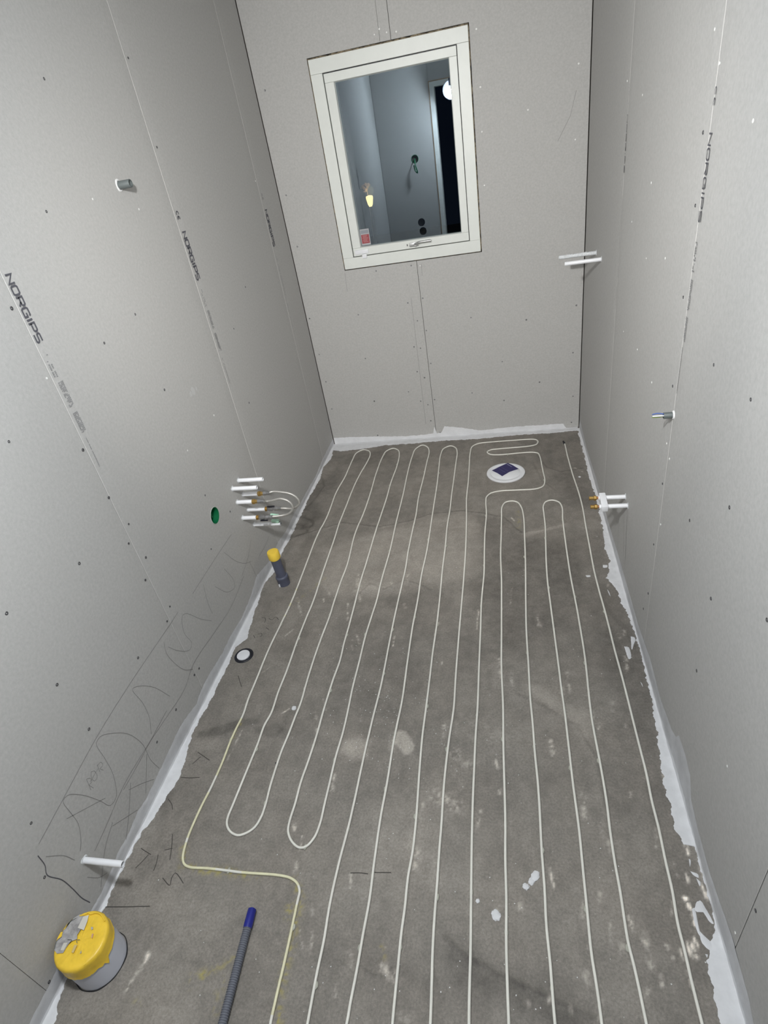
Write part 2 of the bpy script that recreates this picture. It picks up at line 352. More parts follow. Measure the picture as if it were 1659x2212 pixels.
# small pale grains
n3 = N('ShaderNodeTexNoise'); n3.inputs['Scale'].default_value = 420; n3.inputs['Detail'].default_value = 2
nt.links.new(tc.outputs['Object'], n3.inputs['Vector'])
m3 = N('ShaderNodeMapRange'); m3.inputs['From Min'].default_value = 0.68; m3.inputs['From Max'].default_value = 0.74; m3.inputs['To Min'].default_value = 0; m3.inputs['To Max'].default_value = 0.5
nt.links.new(n3.outputs['Fac'], m3.inputs['Value'])
mu = N('ShaderNodeMath', operation='MULTIPLY'); nt.links.new(a1.outputs['Fac'], mu.inputs[0]); nt.links.new(mr.outputs[0], mu.inputs[1])
ad = N('ShaderNodeMath', operation='ADD'); nt.links.new(mu.outputs[0], ad.inputs[0]); nt.links.new(m3.outputs[0], ad.inputs[1])
vm = N('ShaderNodeVectorMath', operation='SCALE'); vm.inputs[0].default_value = (0.228, 0.205, 0.180); nt.links.new(ad.outputs[0], vm.inputs['Scale'])
n4 = N('ShaderNodeTexNoise'); n4.inputs['Scale'].default_value = 5; n4.inputs['Detail'].default_value = 5; nt.links.new(tc.outputs['Object'], n4.inputs['Vector'])
hm = N('ShaderNodeMix', data_type='RGBA', blend_type='MULTIPLY'); nt.links.new(n4.outputs['Fac'], hm.inputs[0])
nt.links.new(vm.outputs[0], hm.inputs[6]); hm.inputs[7].default_value = (0.96, 1.0, 1.03, 1)
ym = N('ShaderNodeMix', data_type='RGBA'); nt.links.new(a2.outputs['Fac'], ym.inputs[0]); nt.links.new(hm.outputs[2], ym.inputs[6]); ym.inputs[7].default_value = (0.42, 0.36, 0.06, 1)
nt.links.new(ym.outputs[2], b.inputs['Base Color']); b.inputs['Roughness'].default_value = 0.72; b.inputs['Specular IOR Level'].default_value = 0.35
bp = N('ShaderNodeBump'); bp.inputs['Strength'].default_value = 0.5; bp.inputs['Distance'].default_value = 0.0015; nt.links.new(n0.outputs['Fac'], bp.inputs['Height']); nt.links.new(bp.outputs[0], b.inputs['Normal'])
floor = link('floor', me, m_floor); floor['kind'] = 'structure'
me.polygons.foreach_set('use_smooth', [True] * len(me.polygons))

# ------------------------------------------------------------------ walls of boards
CAV = 0.055
def struct(name, bm, m):
    o = obj(name, bm, m, smooth=False); o['kind'] = 'structure'; return o
bm = bmesh.new(); box(bm, (-0.16, YR, 0.0), (-CAV, D + 0.09, H)); wall_left = struct('wall_left', bm, m_slab)
bm = bmesh.new(); box(bm, (W + CAV, YR, 0.0), (W + 0.16, D + 0.09, H)); wall_right = struct('wall_right', bm, m_slab)
bm = bmesh.new(); box(bm, (-0.16, YR - 0.16, H), (W + 0.16, D + 0.16, H + 0.05)); ceiling = struct('ceiling', bm, mat('ceiling_board', (0.60, 0.60, 0.58), 0.8))
# window hole in back wall
X0, X1, Z0, Z1 = 0.283, 1.043, 1.065, 2.011
bm = bmesh.new()
for lo, hi in [((-CAV, 0), (X0, H)), ((X1, 0), (W + CAV, H)), ((X0, 0), (X1, Z0)), ((X0, Z1), (X1, H))]:
    box(bm, (lo[0], D + 0.03, lo[1]), (hi[0], D + 0.16, hi[1]))
wall_back = struct('wall_back', bm, m_slab)

def board(parent, side, u0, u1, z0=0.004, z1=H - .002, taper=(True, True), cuts=None, depth=0.0, edge=0.0015):
    T = 0.0125; k = 0.045; tp = 0.0011
    prof = []
    if taper[0]: prof += [(u0, tp + 0.0008), (u0 + edge, tp), (u0 + k, 0)]
    else: prof += [(u0, 0)]
    if taper[1]: prof += [(u1 - k, 0), (u1 - edge, tp), (u1, tp + 0.0008)]
    else: prof += [(u1, 0)]
    prof += [(u1, T), (u0, T)]
    def P(u, d, z):
        d += depth
        return {'L': (-d, u, z), 'R': (W + d, u, z), 'B': (u, D + d, z), 'F': (u, YR - d, z)}[side]
    bm = bmesh.new(); A = [bm.verts.new(P(u, d, z0)) for u, d in prof]; B = [bm.verts.new(P(u, d, z1)) for u, d in prof]
    n = len(prof); fs = []
    for i in range(n):
        f = bm.faces.new((A[i], A[(i + 1) % n], B[(i + 1) % n], B[i]))
        if (taper[0] and i == 0) or (taper[1] and i == n - 4 + 0 and False): f.material_index = 1
        if taper[1] and i == n - 4: f.material_index = 1
    bm.faces.new(A); bm.faces.new(B[::-1])
    o = obj('gypsum_board', bm, [m_board, m_edge], parent, smooth=False, local=(0, 0, 0))
    for c in (cuts or []):
        b2 = bmesh.new(); lathe(b2, c[0], c[1], [(-.03, 0), (-.03, c[2]), (.03, c[2]), (.03, 0)], 40)
        t = obj('cut', b2, m_edge, None, smooth=False); md = o.modifiers.new('b', 'BOOLEAN'); md.operation = 'DIFFERENCE'; md.solver = 'EXACT'; md.object = t
        dg = bpy.context.evaluated_depsgraph_get(); me = bpy.data.meshes.new_from_object(o.evaluated_get(dg)); o.modifiers.clear(); o.data = me
        bpy.data.objects.remove(t)
    return o
SOCK = (0.0, 1.717, 0.507)
ys = [YR + .001, 0.351, 1.2515, 2.148, 3.048, D - 0.003]
for i, (a, c) in enumerate(zip(ys, ys[1:])):
    board(wall_left, 'L', a, c - .0010, taper=(i > 1, i not in (0, len(ys) - 2)), cuts=[(SOCK, (1, 0, 0), 0.034)] if i == 2 else None)
ys = [YR + .001, 0.597, 1.4965, 2.397, D - 0.004]
for i, (a, c) in enumerate(zip(ys, ys[1:])):
    board(wall_right, 'R', a, c - (.0022 if i == 0 else .0008), taper=(i > 0, i < len(ys) - 2))
XE = 0.6905
def back_board(outline):
    bm = bmesh.new(); A = [bm.verts.new((x, D, z)) for x, z in outline]; B = [bm.verts.new((x, D + .0125, z)) for x, z in outline]
    bm.faces.new(A); bm.faces.new(B[::-1])
    for i in range(len(A)): bm.faces.new((A[i], A[(i + 1) % len(A)], B[(i + 1) % len(B)], B[i]))
    return obj('gypsum_board', bm, [m_board, m_edge], wall_back, smooth=False, local=(0, 0, 0))
zt, zb, xa, xb = H - .002, .004, XE - .0011, XE + .0011
back_board([(.0035, zb), (xa, zb), (xa, Z0), (X0, Z0), (X0, Z1), (XE - .0516, Z1), (XE - .0516, zt), (.0035, zt)])
back_board([(XE - .0504, Z1), (xa, Z1), (xa, zt), (XE - .0504, zt)])
back_board([(xb, zb), (W - .0042, zb), (W - .0042, zt), (xb, zt), (xb, Z1), (X1, Z1), (X1, Z0), (xb, Z0)])
# dark bottom gap behind the filler: a sill plate under each wall
# ------------------------------------------------------------------ wall behind the camera with its doorway (seen in the glass)
DX0, DX1, DZ = 0.575, 1.50, 2.02
bm = bmesh.new()
for lo, hi in [((-.16, 0), (DX0 - .03, H)), ((DX1 + .03, 0), (W + .16, H)), ((DX0 - .03, DZ + .03), (DX1 + .03, H))]:
    box(bm, (lo[0], YR - .12, lo[1]), (hi[0], YR - .014, hi[1]))
wall_front = struct('wall_front', bm, m_slab)
BX = [(0.345, 1.455, 'green'), (0.345, 0.885, 'dark'), (0.352, 0.80, 'dark')]
board(wall_front, 'F', 0.002, DX0 - .03, taper=(False, False), cuts=[((x, YR, z), (0, 1, 0), .036) for x, z, _ in BX])
board(wall_front, 'F', DX1 + .03, W - .002, taper=(False, False)); board(wall_front, 'F', DX0 - .029, DX1 + .029, z0=DZ + .03, taper=(False, False))
bm = bmesh.new()
box(bm, (DX0 - .024, YR - .12, 0.0), (DX0 + .02, YR + .012, DZ + .02), .002); box(bm, (DX1 - .02, YR - .12, 0.0), (DX1 + .024, YR + .012, DZ + .02), .002)
box(bm, (DX0 + .02, YR - .12, DZ - .02), (DX1 - .02, YR + .012, DZ + .02), .002)
trim = struct('trim_1', bm, m_frame)
bm = bmesh.new(); box(bm, (DX0 - .032, YR - .01, 0.0), (DX0 - .0245, YR + .006, DZ + .028)); box(bm, (DX0 - .032, YR - .01, DZ + .021), (DX1 + .03, YR + .006, DZ + .029))
obj('raw_wood_edge', bm, m_wood, trim, smooth=False)
# dim hall beyond the doorway
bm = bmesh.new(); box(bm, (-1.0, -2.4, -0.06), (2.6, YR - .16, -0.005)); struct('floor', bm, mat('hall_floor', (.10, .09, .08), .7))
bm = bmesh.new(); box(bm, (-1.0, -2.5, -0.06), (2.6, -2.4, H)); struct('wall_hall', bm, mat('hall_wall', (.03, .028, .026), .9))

# ------------------------------------------------------------------ writing and marks on the boards
def on_wall(side, u, z, off=0.0005):
    return {'L': (off, u, z), 'R': (W - off, u, z), 'B': (u, D - off, z)}[side]
def text_rot(side, string, u, z0, length, height, parent, name='board_print', m=None, sx=None, off=.0006, bold=0.02):
    # reads downwards: text x axis = -z, letter tops towards +y on the left wall, -y on the right wall
    c = bpy.data.curves.new('t', 'FONT'); c.body = string; c.size = 1; c.offset = bold; c.extrude = 0
    t = bpy.data.objects.new('t', c); scn.collection.objects.link(t); bpy.context.view_layer.update()
    dg = bpy.context.evaluated_depsgraph_get(); me = bpy.data.meshes.new_from_object(t.evaluated_get(dg)); bpy.data.objects.remove(t)
    v = np.array([x.co for x in me.vertices]); mn, mxx = v.min(0), v.max(0); s = np.maximum(mxx - mn, 1e-6)
    for x in me.vertices:
        a = (x.co[0] - mn[0]) / s[0] * length; h = (x.co[1] - mn[1]) / s[1] * height
        if side == 'L': x.co = (off, u + h, z0 - a)
        else: x.co = (W - off, u - h, z0 - a)
    me.update(); o = link(name, me, m or m_print, parent); return o
# square-cut wide letters, drawn as strokes on a unit box (x right, y up)
GL = {'N': [[(0, 0), (0, 1), (1, 0), (1, 1)]], 'O': [[(.15, 0), (0, .2), (0, .8), (.15, 1), (.85, 1), (1, .8), (1, .2), (.85, 0), (.15, 0)]],
 'R': [[(0, 0), (0, 1), (.85, 1), (1, .85), (1, .6), (.85, .45), (0, .45)], [(.55, .45), (1, 0)]],
 'G': [[(1, .85), (.85, 1), (.15, 1), (0, .8), (0, .2), (.15, 0), (1, 0), (1, .5), (.55, .5)]], 'I': [[(.5, 0), (.5, 1)]],
 'P': [[(0, 0), (0, 1), (.85, 1), (1, .85), (1, .55), (.85, .4), (0, .4)]], 'S': [[(1, 1), (.15, 1), (0, .85), (0, .65), (.15, .52), (.85, .48), (1, .35), (1, .15), (.85, 0), (0, 0)]],
 'C': [[(.9, .93), (.5, 1), (.12, .8), (0, .5), (.12, .2), (.5, 0), (.9, .07)]], 'E': [[(.9, .93), (.5, 1), (.12, .8), (0, .5), (.12, .2), (.5, 0), (.9, .07)], [(.05, .5), (.75, .5)]]}
def stroke(bm, pts, hw, P):
    pts = [np.array(p, float) for p in pts]; L = []; Rr = []
    closed = np.allclose(pts[0], pts[-1])
    for i, p in enumerate(pts):
        a = pts[i - 1] if i > 0 else (pts[-2] if closed else p); b_ = pts[i + 1] if i < len(pts) - 1 else (pts[1] if closed else p)
        d1 = (p - a) / (np.linalg.norm(p - a) + 1e-9); d2 = (b_ - p) / (np.linalg.norm(b_ - p) + 1e-9)
        d = d1 + d2; nn = np.linalg.norm(d); d = d / nn if nn > 1e-6 else d2
        n = np.array([-d[1], d[0]]); ref = d1 if np.linalg.norm(d1) > .5 else d2; cs = max(.55, abs(d @ ref))
        w_ = hw / cs; L.append(p + n * w_); Rr.append(p - n * w_)
    A = [bm.verts.new(P(*x)) for x in L]; B = [bm.verts.new(P(*x)) for x in Rr]
    for i in range(len(A) - 1):
        try: bm.faces.new((A[i], A[i + 1], B[i + 1], B[i]))
        except ValueError: pass
def brand(side, word, u, z0, length, height, parent, m=m_print, wt=0.25, gap=0.30):
    sg = 1 if side == 'L' else -1
    bm = bmesh.new(); n = sum(.25 if ch == 'I' else 1 for ch in word) + gap * (len(word) - 1); cw = length / n; x = 0
    for ch in word:
        wch = .25 if ch == 'I' else 1
        for st in GL[ch]:
            pts = [(x + (p[0] * wch if ch != 'I' else .125) * cw, p[1] * height) for p in st]
            stroke(bm, pts, wt * height / 2, lambda a, h: on_wall(side, u + sg * h, z0 - a, .0009))
        x += (wch + gap) * cw
    return obj('board_print', bm, m, parent, smooth=False, local=(0, 0, 0))
def fine(side, u, z0, z1, parent, rows=2, rh=.005, gap=.004, m=m_print2, dens=.6):
    # tiny unreadable print: rows of short marks
    sg = 1 if side == 'L' else -1; bm = bmesh.new()
    for k in range(rows):
        z = z0
        while z > z1:
            l = rng.uniform(.0025, .006)
            if rng.random() < dens:
                a = u + sg * k * (rh + gap)
                vs = [bm.verts.new(on_wall(side, a + sg * q, zz, .0008)) for q, zz in ((0, z), (rh, z), (rh, z - l * .7), (0, z - l * .7))]; bm.faces.new(vs)
            z -= l
    return obj('board_print', bm, m, parent, smooth=False, local=(0, 0, 0))
brand('L', 'NORGIPS', 1.2585, 1.498, 0.160, 0.0195, wall_left)
fine('L', 1.259, 1.305, 1.245, wall_left); fine('L', 1.262, 1.232, 1.165, wall_left, 4, .004, .001, dens=.85); fine('L', 1.262, 1.145, 1.09, wall_left, 4, .004, .001, dens=.85); fine('L', 1.266, 1.07, 0.98, wall_left, 1, .003, dens=.9)
brand('L', 'CE', 2.160, 1.532, .028, .017, wall_left, m=m_print); brand('L', 'NORGIPS', 2.160, 1.463, .167, .026, wall_left)
fine('L', 2.16, 1.26, 1.20, wall_left); fine('L', 2.163, 1.18, 1.11, wall_left, 3, .005, .001, dens=.85); fine('L', 2.163, 1.09, 1.02, wall_left, 3, .005, .001, dens=.85); fine('L', 2.163, .99, .88, wall_left, 1, .004, dens=.9)
brand('L', 'CE', 3.066, 1.51, .028, .012, wall_left, m=m_print2); brand('L', 'NORGIPS', 3.062, 1.437, .167, .026, wall_left)
fine('L', 3.066, 1.22, 1.0, wall_left, 2, .003, .002, dens=.6); fine('L', 3.066, 1.0, .82, wall_left, 1, .003, dens=.5)
brand('R', 'CE', 1.4905, 1.612, .032, .0085, wall_right); brand('R', 'NORGIPS', 1.4905, 1.534, .163, .0165, wall_right, wt=.2)
fine('R', 1.489, 1.33, 1.265, wall_right, 2, .004); fine('R', 1.489, 1.25, 1.18, wall_right, 3, .004, .001, dens=.9); fine('R', 1.489, 1.165, 1.11, wall_right, 3, .004, .001, dens=.9); fine('R', 1.489, 1.09, .97, wall_right, 1, .004, dens=.9)
brand('R', 'NORGIPS', 2.394, 1.576, .165, .006, wall_right, wt=.5)
fine('R', 2.394, 1.66, 1.60, wall_right, 1, .004); fine('R', 2.394, 1.34, .95, wall_right, 1, .0025, dens=.75)

# pencil lines -------------------------------------------------
def ribbon(bm, pts3, wd, nrm, off):
    nrm = Vector(nrm); P = [Vector(p) for p in pts3]; A = []; B = []
    for i, p in enumerate(P):
        t = (P[min(i + 1, len(P) - 1)] - P[max(i - 1, 0)])
        if t.length < 1e-9: t = Vector((0, .1, .1))
        s = nrm.cross(t).normalized() * wd / 2
        A.append(bm.verts.new(p + s + nrm * off)); B.append(bm.verts.new(p - s + nrm * off))
    for i in range(len(A) - 1): bm.faces.new((A[i], A[i + 1], B[i + 1], B[i]))
c8 = lambda x, y: (60 + x * .3888, 1100 + y * .3888)
L8 = [[(1130, 140), (1030, 290), (915, 470)], [(835, 570), (790, 640)], [(790, 640), (560, 980), (380, 1270), (190, 1620), (60, 1860)],
 [(1200, 370), (1130, 540), (1040, 680), (920, 860), (870, 1000), (760, 1170), (660, 1320), (530, 1540), (430, 1770), (370, 1900)], [(770, 1120), (690, 1270), (610, 1420), (530, 1560)],
 [(1240, 170), (1225, 260), (1190, 370)], [(1340, 150), (1320, 200), (1285, 260)],
 [(1090, 240), (1160, 290), (1210, 300), (1240, 290)], [(1090, 330), (1140, 390), (1150, 430), (1110, 460), (1040, 430)], [(975, 420), (1000, 520), (1025, 580)],
 [(1020, 620), (960, 610), (880, 580), (860, 590), (855, 620), (870, 690), (910, 745), (900, 780), (830, 785), (780, 765)], [(755, 740), (770, 800), (820, 860), (870, 892), (915, 890)],
 [(790, 1040), (700, 990), (620, 983), (580, 1000), (640, 1080), (675, 1160), (685, 1250)],
 [(730, 1440), (680, 1390), (640, 1310), (560, 1250), (470, 1245), (400, 1265), (380, 1300), (430, 1390), (475, 1480), (490, 1600), (460, 1645), (400, 1620), (300, 1588), (220, 1590), (195, 1620), (240, 1690), (280, 1750), (295, 1850), (290, 1900)],
 [(215, 1720), (430, 1605)], [(660, 1360), (655, 1580)], [(570, 1520), (560, 1700), (540, 1880)], [(470, 1740), (430, 1880), (405, 2100)], [(560, 1560), (620, 1530), (700, 1500)], [(470, 1760), (610, 1670)],
 [(100, 1930), (200, 1925), (260, 1950)], [(330, 2045), (400, 2045), (440, 2020)], [(1230, 290), (1260, 350), (1280, 390)]]
bm = bmesh.new()
for s in L8: ribbon(bm, catmull([lf(*c8(*p)) for p in s], .01), .0018, (1, 0, 0), .0006)
# the pencilled word beside the scribbles
for s in [[(325, 1500), (350, 1560)], [(325, 1500), (345, 1495), (355, 1515), (340, 1530), (365, 1550)], [(350, 1460), (370, 1455), (385, 1490), (370, 1510), (352, 1490), (350, 1460)], [(345, 1515), (390, 1440)],
          [(385, 1420), (400, 1460)], [(385, 1425), (405, 1405), (415, 1425), (400, 1440), (420, 1450)]]:
    ribbon(bm, catmull([lf(*c8(*p)) for p in s], .004), .0014, (1, 0, 0), .0006)
obj('pencil_marks', bm, m_pencil, wall_left, smooth=False, local=(0, 0, 0))
bm = bmesh.new()
for s in [[(55, 1925), (95, 1980), (105, 2030), (190, 2060), (250, 2110), (300, 2160), (345, 2185)]]:
    ribbon(bm, catmull([lf(*c8(*p)) for p in s], .006), .0024, (1, 0, 0), .0006)
obj('pencil_marks', bm, m_print, wall_left, smooth=False, local=(0, 0, 0))
bm = bmesh.new()
for s in [[(888, 644), (897, 720), (905, 790), (912, 850), (920, 916)], [(1245, 195), (1232, 250), (1205, 305)], [(745, 590), (750, 630)], [(910, 570), (912, 596)]]:
    ribbon(bm, [bk(*p) for p in s], .0018, (0, -1, 0), .0005)
obj('pencil_marks', bm, m_pencil, wall_back, smooth=False, local=(0, 0, 0))
bm = bmesh.new()
for s in [[(1337, 1120), (1334, 1190)], [(1348, 1105), (1346, 1230)], [(1356, 1102), (1349, 1230)], [(1354, 1118), (1351, 1210)]]:
    ribbon(bm, [rt(*p) for p in s], .0014, (-1, 0, 0), .0005)
obj('pencil_marks', bm, m_pencil, wall_right, smooth=False, local=(0, 0, 0))
bm = bmesh.new()
def flr(p):
    q = fl(*p); q[2] = floor_h(q[0], q[1]) + .0005; return q
c5 = lambda x, y: (400 + x * .3014, 1300 + y * .3014)
for s in [[c8(915, 1415), c8(960, 1375)], [c8(945, 1350), c8(1010, 1395)], [c8(850, 1490), c8(900, 1493), c8(955, 1490)], [c8(630, 1885), c8(660, 1905), c8(685, 1920)], [c8(600, 1995), c8(640, 1955), c8(672, 1920)],
          [c8(805, 1805), c8(800, 1880), c8(790, 1950)], [c8(760, 1895), c8(805, 1885)], [c8(725, 1920), c8(715, 1970), c8(700, 2010)], [c8(750, 2050), c8(790, 2090), c8(800, 2050), c8(820, 2022), c8(840, 2040), c8(865, 2080)],
          [(226, 1959), (270, 1959), (324, 1958)], [c5(380, 530), c5(395, 580), c5(405, 610)], [c8(780, 1610), c8(800, 1640), c8(805, 1670)],
          [c5(550, 110), c5(575, 120), c5(570, 150)], [c5(600, 120), c5(620, 130), c5(650, 110), c5(670, 130)], [c5(580, 185), c5(600, 200)], [c5(520, 235), c5(545, 225), c5(550, 245), c5(535, 250)], [c5(490, 240), c5(500, 260)], [(757, 1896 - 10), (780, 1886), (795, 1888)], [(805, 1900 - 15), (845, 1885)]]:
    P = catmull([flr(p) for p in s], .006)
    for p in P: p[2] = floor_h(p[0], p[1]) + .0005
    ribbon(bm, P, .0022, (0, 0, 1), .0002)
obj('pencil_marks', bm, m_pencil2, floor, smooth=False, local=(0, 0, 0))

# screws -------------------------------------------------------
def screw_mesh(name, m):
    bm = bmesh.new()
    lathe(bm, (0, 0, 0), (0, 0, 1), [(-.006, .0015), (-.0012, .0035), (.0004, .0042), (.0008, .0038), (.0004, .0015), (-.0012, .0012), (-.0012, 0)], 14)
    me = bpy.data.meshes.new(name); bmesh.ops.recalc_face_normals(bm, faces=bm.faces); bm.to_mesh(me); bm.free(); me.materials.append(m); return me
sm_d = screw_mesh('screw', m_screw); sm_b = screw_mesh('screw', m_screwb)
def screws(parent, side, pts, bright=()):
    f = {'L': lf, 'R': rt, 'B': bk}[side]; rot = {'L': (0, math.pi / 2, 0), 'R': (0, -math.pi / 2, 0), 'B': (math.pi / 2, 0, 0)}[side]
    for i, p in enumerate(pts):
        q = f(*p); o = bpy.data.objects.new('screw', sm_b if i in bright else sm_d); scn.collection.objects.link(o)
        o.location = q; o.rotation_euler = rot; o.parent = parent; s = rng.uniform(.85, 1.15) * (1.0 if i not in bright else .8)
        o.scale = (s, s, s)
SL = [(95, 170), (25, 666), (225, 741), (292, 679), (101, 817), (19, 954), (179, 972), (355, 842), (14, 1325), (171, 1217), (123, 1479), (67, 1778), (277, 125), (339, 318), (278, 1132), (278, 1174),
      (315, 1204), (314, 1253), (367, 1310), (361, 1342), (298, 1421), (192, 1575), (430, 1444), (420, 1458), (380, 1533), (339, 1603), (96, 1895), (106, 2121), (552, 391), (505, 710), (443, 1070), (497, 1105), (456, 1186),
      (200, 430), (100, 457), (300, 452), (462, 897), (405, 973), (235, 1075), (538, 870), (530, 620)]
screws(wall_left, 'L', SL, bright=(28, 33, 35, 36, 37, 4))
SR = [(1544, 63), (1554, 137), (1388, 205), (1519, 286), (1627, 261), (1407, 395), (1502, 444), (1365, 479), (1396, 558), (1437, 558), (1476, 642), (1347, 716), (1377, 755), (1542, 788), (1622, 863), (1408, 826), (1453, 834),
      (1440, 958), (1446, 991), (1431, 1045), (1427, 1133), (1412, 1176), (1400, 1282), (1390, 1315), (1576, 1096), (1490, 1124), (1536, 1293), (1657, 1339), (1505, 1449), (1571, 1655), (1632, 1967), (1588, 2015), (1355, 175)]
screws(wall_right, 'R', SR, bright=(2, 4, 5, 7, 8, 9, 11, 12, 15, 17, 18, 20, 29, 32, 1, 0, 31))
cB = lambda x, y: (500 + x * .4822, y * .4822)
SB = [cB(*p) for p in [(640, 155), (662, 130), (695, 145), (738, 142), (1097, 130), (1115, 390), (1122, 590), (1133, 830), (1328, 492), (1555, 285), (1540, 625), (245, 875), (150, 405), (295, 1105), (350, 1427), (568, 1410), (857, 1336),
      (790, 1357), (833, 1437), (1073, 1423), (1321, 1433), (873, 1481), (818, 1554), (847, 1560), (393, 1588), (600, 1606), (893, 1628), (832, 1665), (865, 1692), (1213, 1620), (1530, 1580), (1380, 1712), (423, 1710), (793, 1755),
      (1078, 1760), (1530, 1775), (640, 1797), (848, 1797), (880, 1813), (910, 1790), (1221, 1794), (450, 1832), (893, 1885), (1545, 1368), (648, 1214), (805, 1190), (655, 1950), (935, 1938), (1523, 1892), (845, 1190)]]
screws(wall_back, 'B', SB, bright=tuple(range(11)) + (49,))
# scuffs of filler on the left board
bm = bmesh.new()
for (x, y, r) in [(417, 845, .016), (412, 852, .010), (424, 840, .008)]:
    q = lf(x, y)
    vs = [bm.verts.new((.0005, q[1] + math.cos(a) * r * rng.uniform(.5, 1.1), q[2] + math.sin(a) * r * rng.uniform(.6, 1.3))) for a in [k * math.pi / 6 for k in range(12)]]
    bm.faces.new(vs)
obj('filler_scuff', bm, mat('scuff', (.50, .50, .495), .8), wall_left, smooth=False, local=(0, 0, 0))

# ------------------------------------------------------------------ filler along the floor joint
def interp(tab, t):
    tab = sorted(tab); xs = [a[0] for a in tab]; ysv = [a[1] for a in tab]; return float(np.interp(t, xs, ysv))
def band(side, wall_pts, floor_pts, parent, t0, t1, seed, th=.0022, rag=.006, frag=.006, step=.003):
    f = {'L': lf, 'R': rt, 'B': bk}[side]
    k = 0 if side == 'B' else 1
    WT = [(f(*p)[k], max(.002, f(*p)[2])) for p in wall_pts]
    FT = []
    for p in floor_pts:
        q = fl(*p); FT.append((q[k], {'L': q[0], 'R': W - q[0], 'B': D - q[1]}[side]))
    bm = bmesh.new(); rows = []; t = t0
    def P(t, d, z): return {'L': (d, t, z), 'R': (W - d, t, z), 'B': (t, D - d, z)}[side]
    while t <= t1:
        hz = max(.001, interp(WT, t) + rag * nf(t * 60, seed) * .5); dx = max(.001, interp(FT, t) + frag * (nf(t * 45, seed + 20) * .8 + .35 * nf(t * 170, seed + 40)))
        row = []
        nw, nfl = 6, 6
        for i in range(nw + 1):      # down the wall
            s = i / nw; z = hz * (1 - s) + .004 * s
            d = th * (0 if i == 0 else (.35 + .9 * abs(n1(t * 30, z * 40 + seed)))) + .0002
            row.append(bm.verts.new(P(t, d, z)))
        for i in range(1, nfl + 1):
            s = i / nfl; d = th + (dx - th) * s
            pt = P(t, max(d, .003), 0); fh = floor_h(pt[0], pt[1])
            zz = fh + .0003 + (0 if i == nfl else th * (.5 + .9 * abs(n1(t * 34, d * 50 + seed + 5))))
            row.append(bm.verts.new(P(t, max(d, .003), zz)))
        rows.append(row); t += step
    for a, c in zip(rows, rows[1:]):
        for i in range(len(a) - 1):
            f_ = bm.faces.new((a[i], a[i + 1], c[i + 1], c[i]))
            if i < 5 and side != 'B': f_.material_index = 1
    o = obj('filler_band', bm, [m_fill, m_thin], parent, smooth=True, local=(0, 0, 0)); o['label'] = 'white joint filler smeared along the foot of the wall'; return o
LW = [(715, 956), (697, 991), (682, 1028), (666, 1055), (652, 1081), (635, 1110), (619, 1145), (602, 1169), (581, 1213), (554, 1244), (542, 1287), (523, 1333), (499, 1372), (480, 1411), (449, 1462), (433, 1493), (425, 1520), (398, 1555), (383, 1582), (367, 1617), (340, 1675), (317, 1722), (297, 1753), (278, 1800), (254, 1843), (235, 1893), (212, 1940), (203, 1955), (150, 2060), (122, 2096), (99, 2143), (68, 2200), (40, 2260)]
LF = [(721, 970), (715, 991), (697, 1011), (693, 1032), (678, 1057), (664, 1081), (656, 1102), (643, 1126), (635, 1145), (625, 1167), (611, 1188), (597, 1232), (569, 1263), (558, 1302), (546, 1333), (534, 1380), (507, 1399), (495, 1434), (476, 1469), (464, 1497), (449, 1524), (433, 1551), (418, 1582), (406, 1621), (398, 1652), (379, 1695), (355, 1730), (332, 1765), (305, 1800), (285, 1839), (262, 1885), (247, 1916), (226, 1960), (190, 2030), (141, 2120), (133, 2150), (124, 2177), (118, 2208), (90, 2290)]
band('L', LW, LF, wall_left, YR + .02, D - .004, 1.3)
BWp = [(718, 946), (759, 944), (819, 943), (879, 942), (918, 939), (936, 936), (938, 921), (944, 936), (954, 934), (960, 921), (998, 924), (1018, 927), (1038, 930), (1078, 925), (1117, 921), (1157, 919), (1197, 916), (1217, 915), (1220, 921), (1223, 929), (1252, 925)]
BFp = [(720, 973), (735, 975), (791, 969), (831, 962), (895, 958), (958, 952), (1038, 948), (1117, 940), (1197, 935), (1225, 932), (1249, 930)]
band('B', BWp, BFp, wall_back, .006, W - .008, 4.1, rag=.005, frag=.008)
RW = [(1255, 915), (1268, 972), (1289, 1036), (1313, 1124), (1333, 1190), (1354, 1262), (1378, 1347), (1405, 1424), (1428, 1513), (1452, 1578), (1460, 1592), (1467, 1588), (1479, 1626), (1491, 1674), (1493, 1728), (1506, 1785), (1534, 1888), (1552, 1940), (1581, 2023), (1599, 2090), (1617, 2153), (1628, 2210), (1650, 2300)]
RF = [(1250, 938), (1262, 983), (1272, 1030), (1283, 1060), (1292, 1096), (1304, 1149), (1308, 1190), (1318, 1208), (1312, 1250), (1333, 1275), (1342, 1303), (1357, 1327), (1372, 1374), (1384, 1410), (1397, 1469), (1411, 1517), (1410, 1540), (1422, 1594), (1427, 1647), (1434, 1695), (1449, 1742), (1458, 1790), (1478, 1825), (1500, 1829), (1508, 1861), (1523, 1908), (1540, 1961), (1540, 2027), (1528, 2074), (1535, 2122), (1547, 2169), (1553, 2212), (1580, 2300)]
band('R', RW, RF, wall_right, YR + .02, D - .012, 8.8, rag=.004, frag=.007)
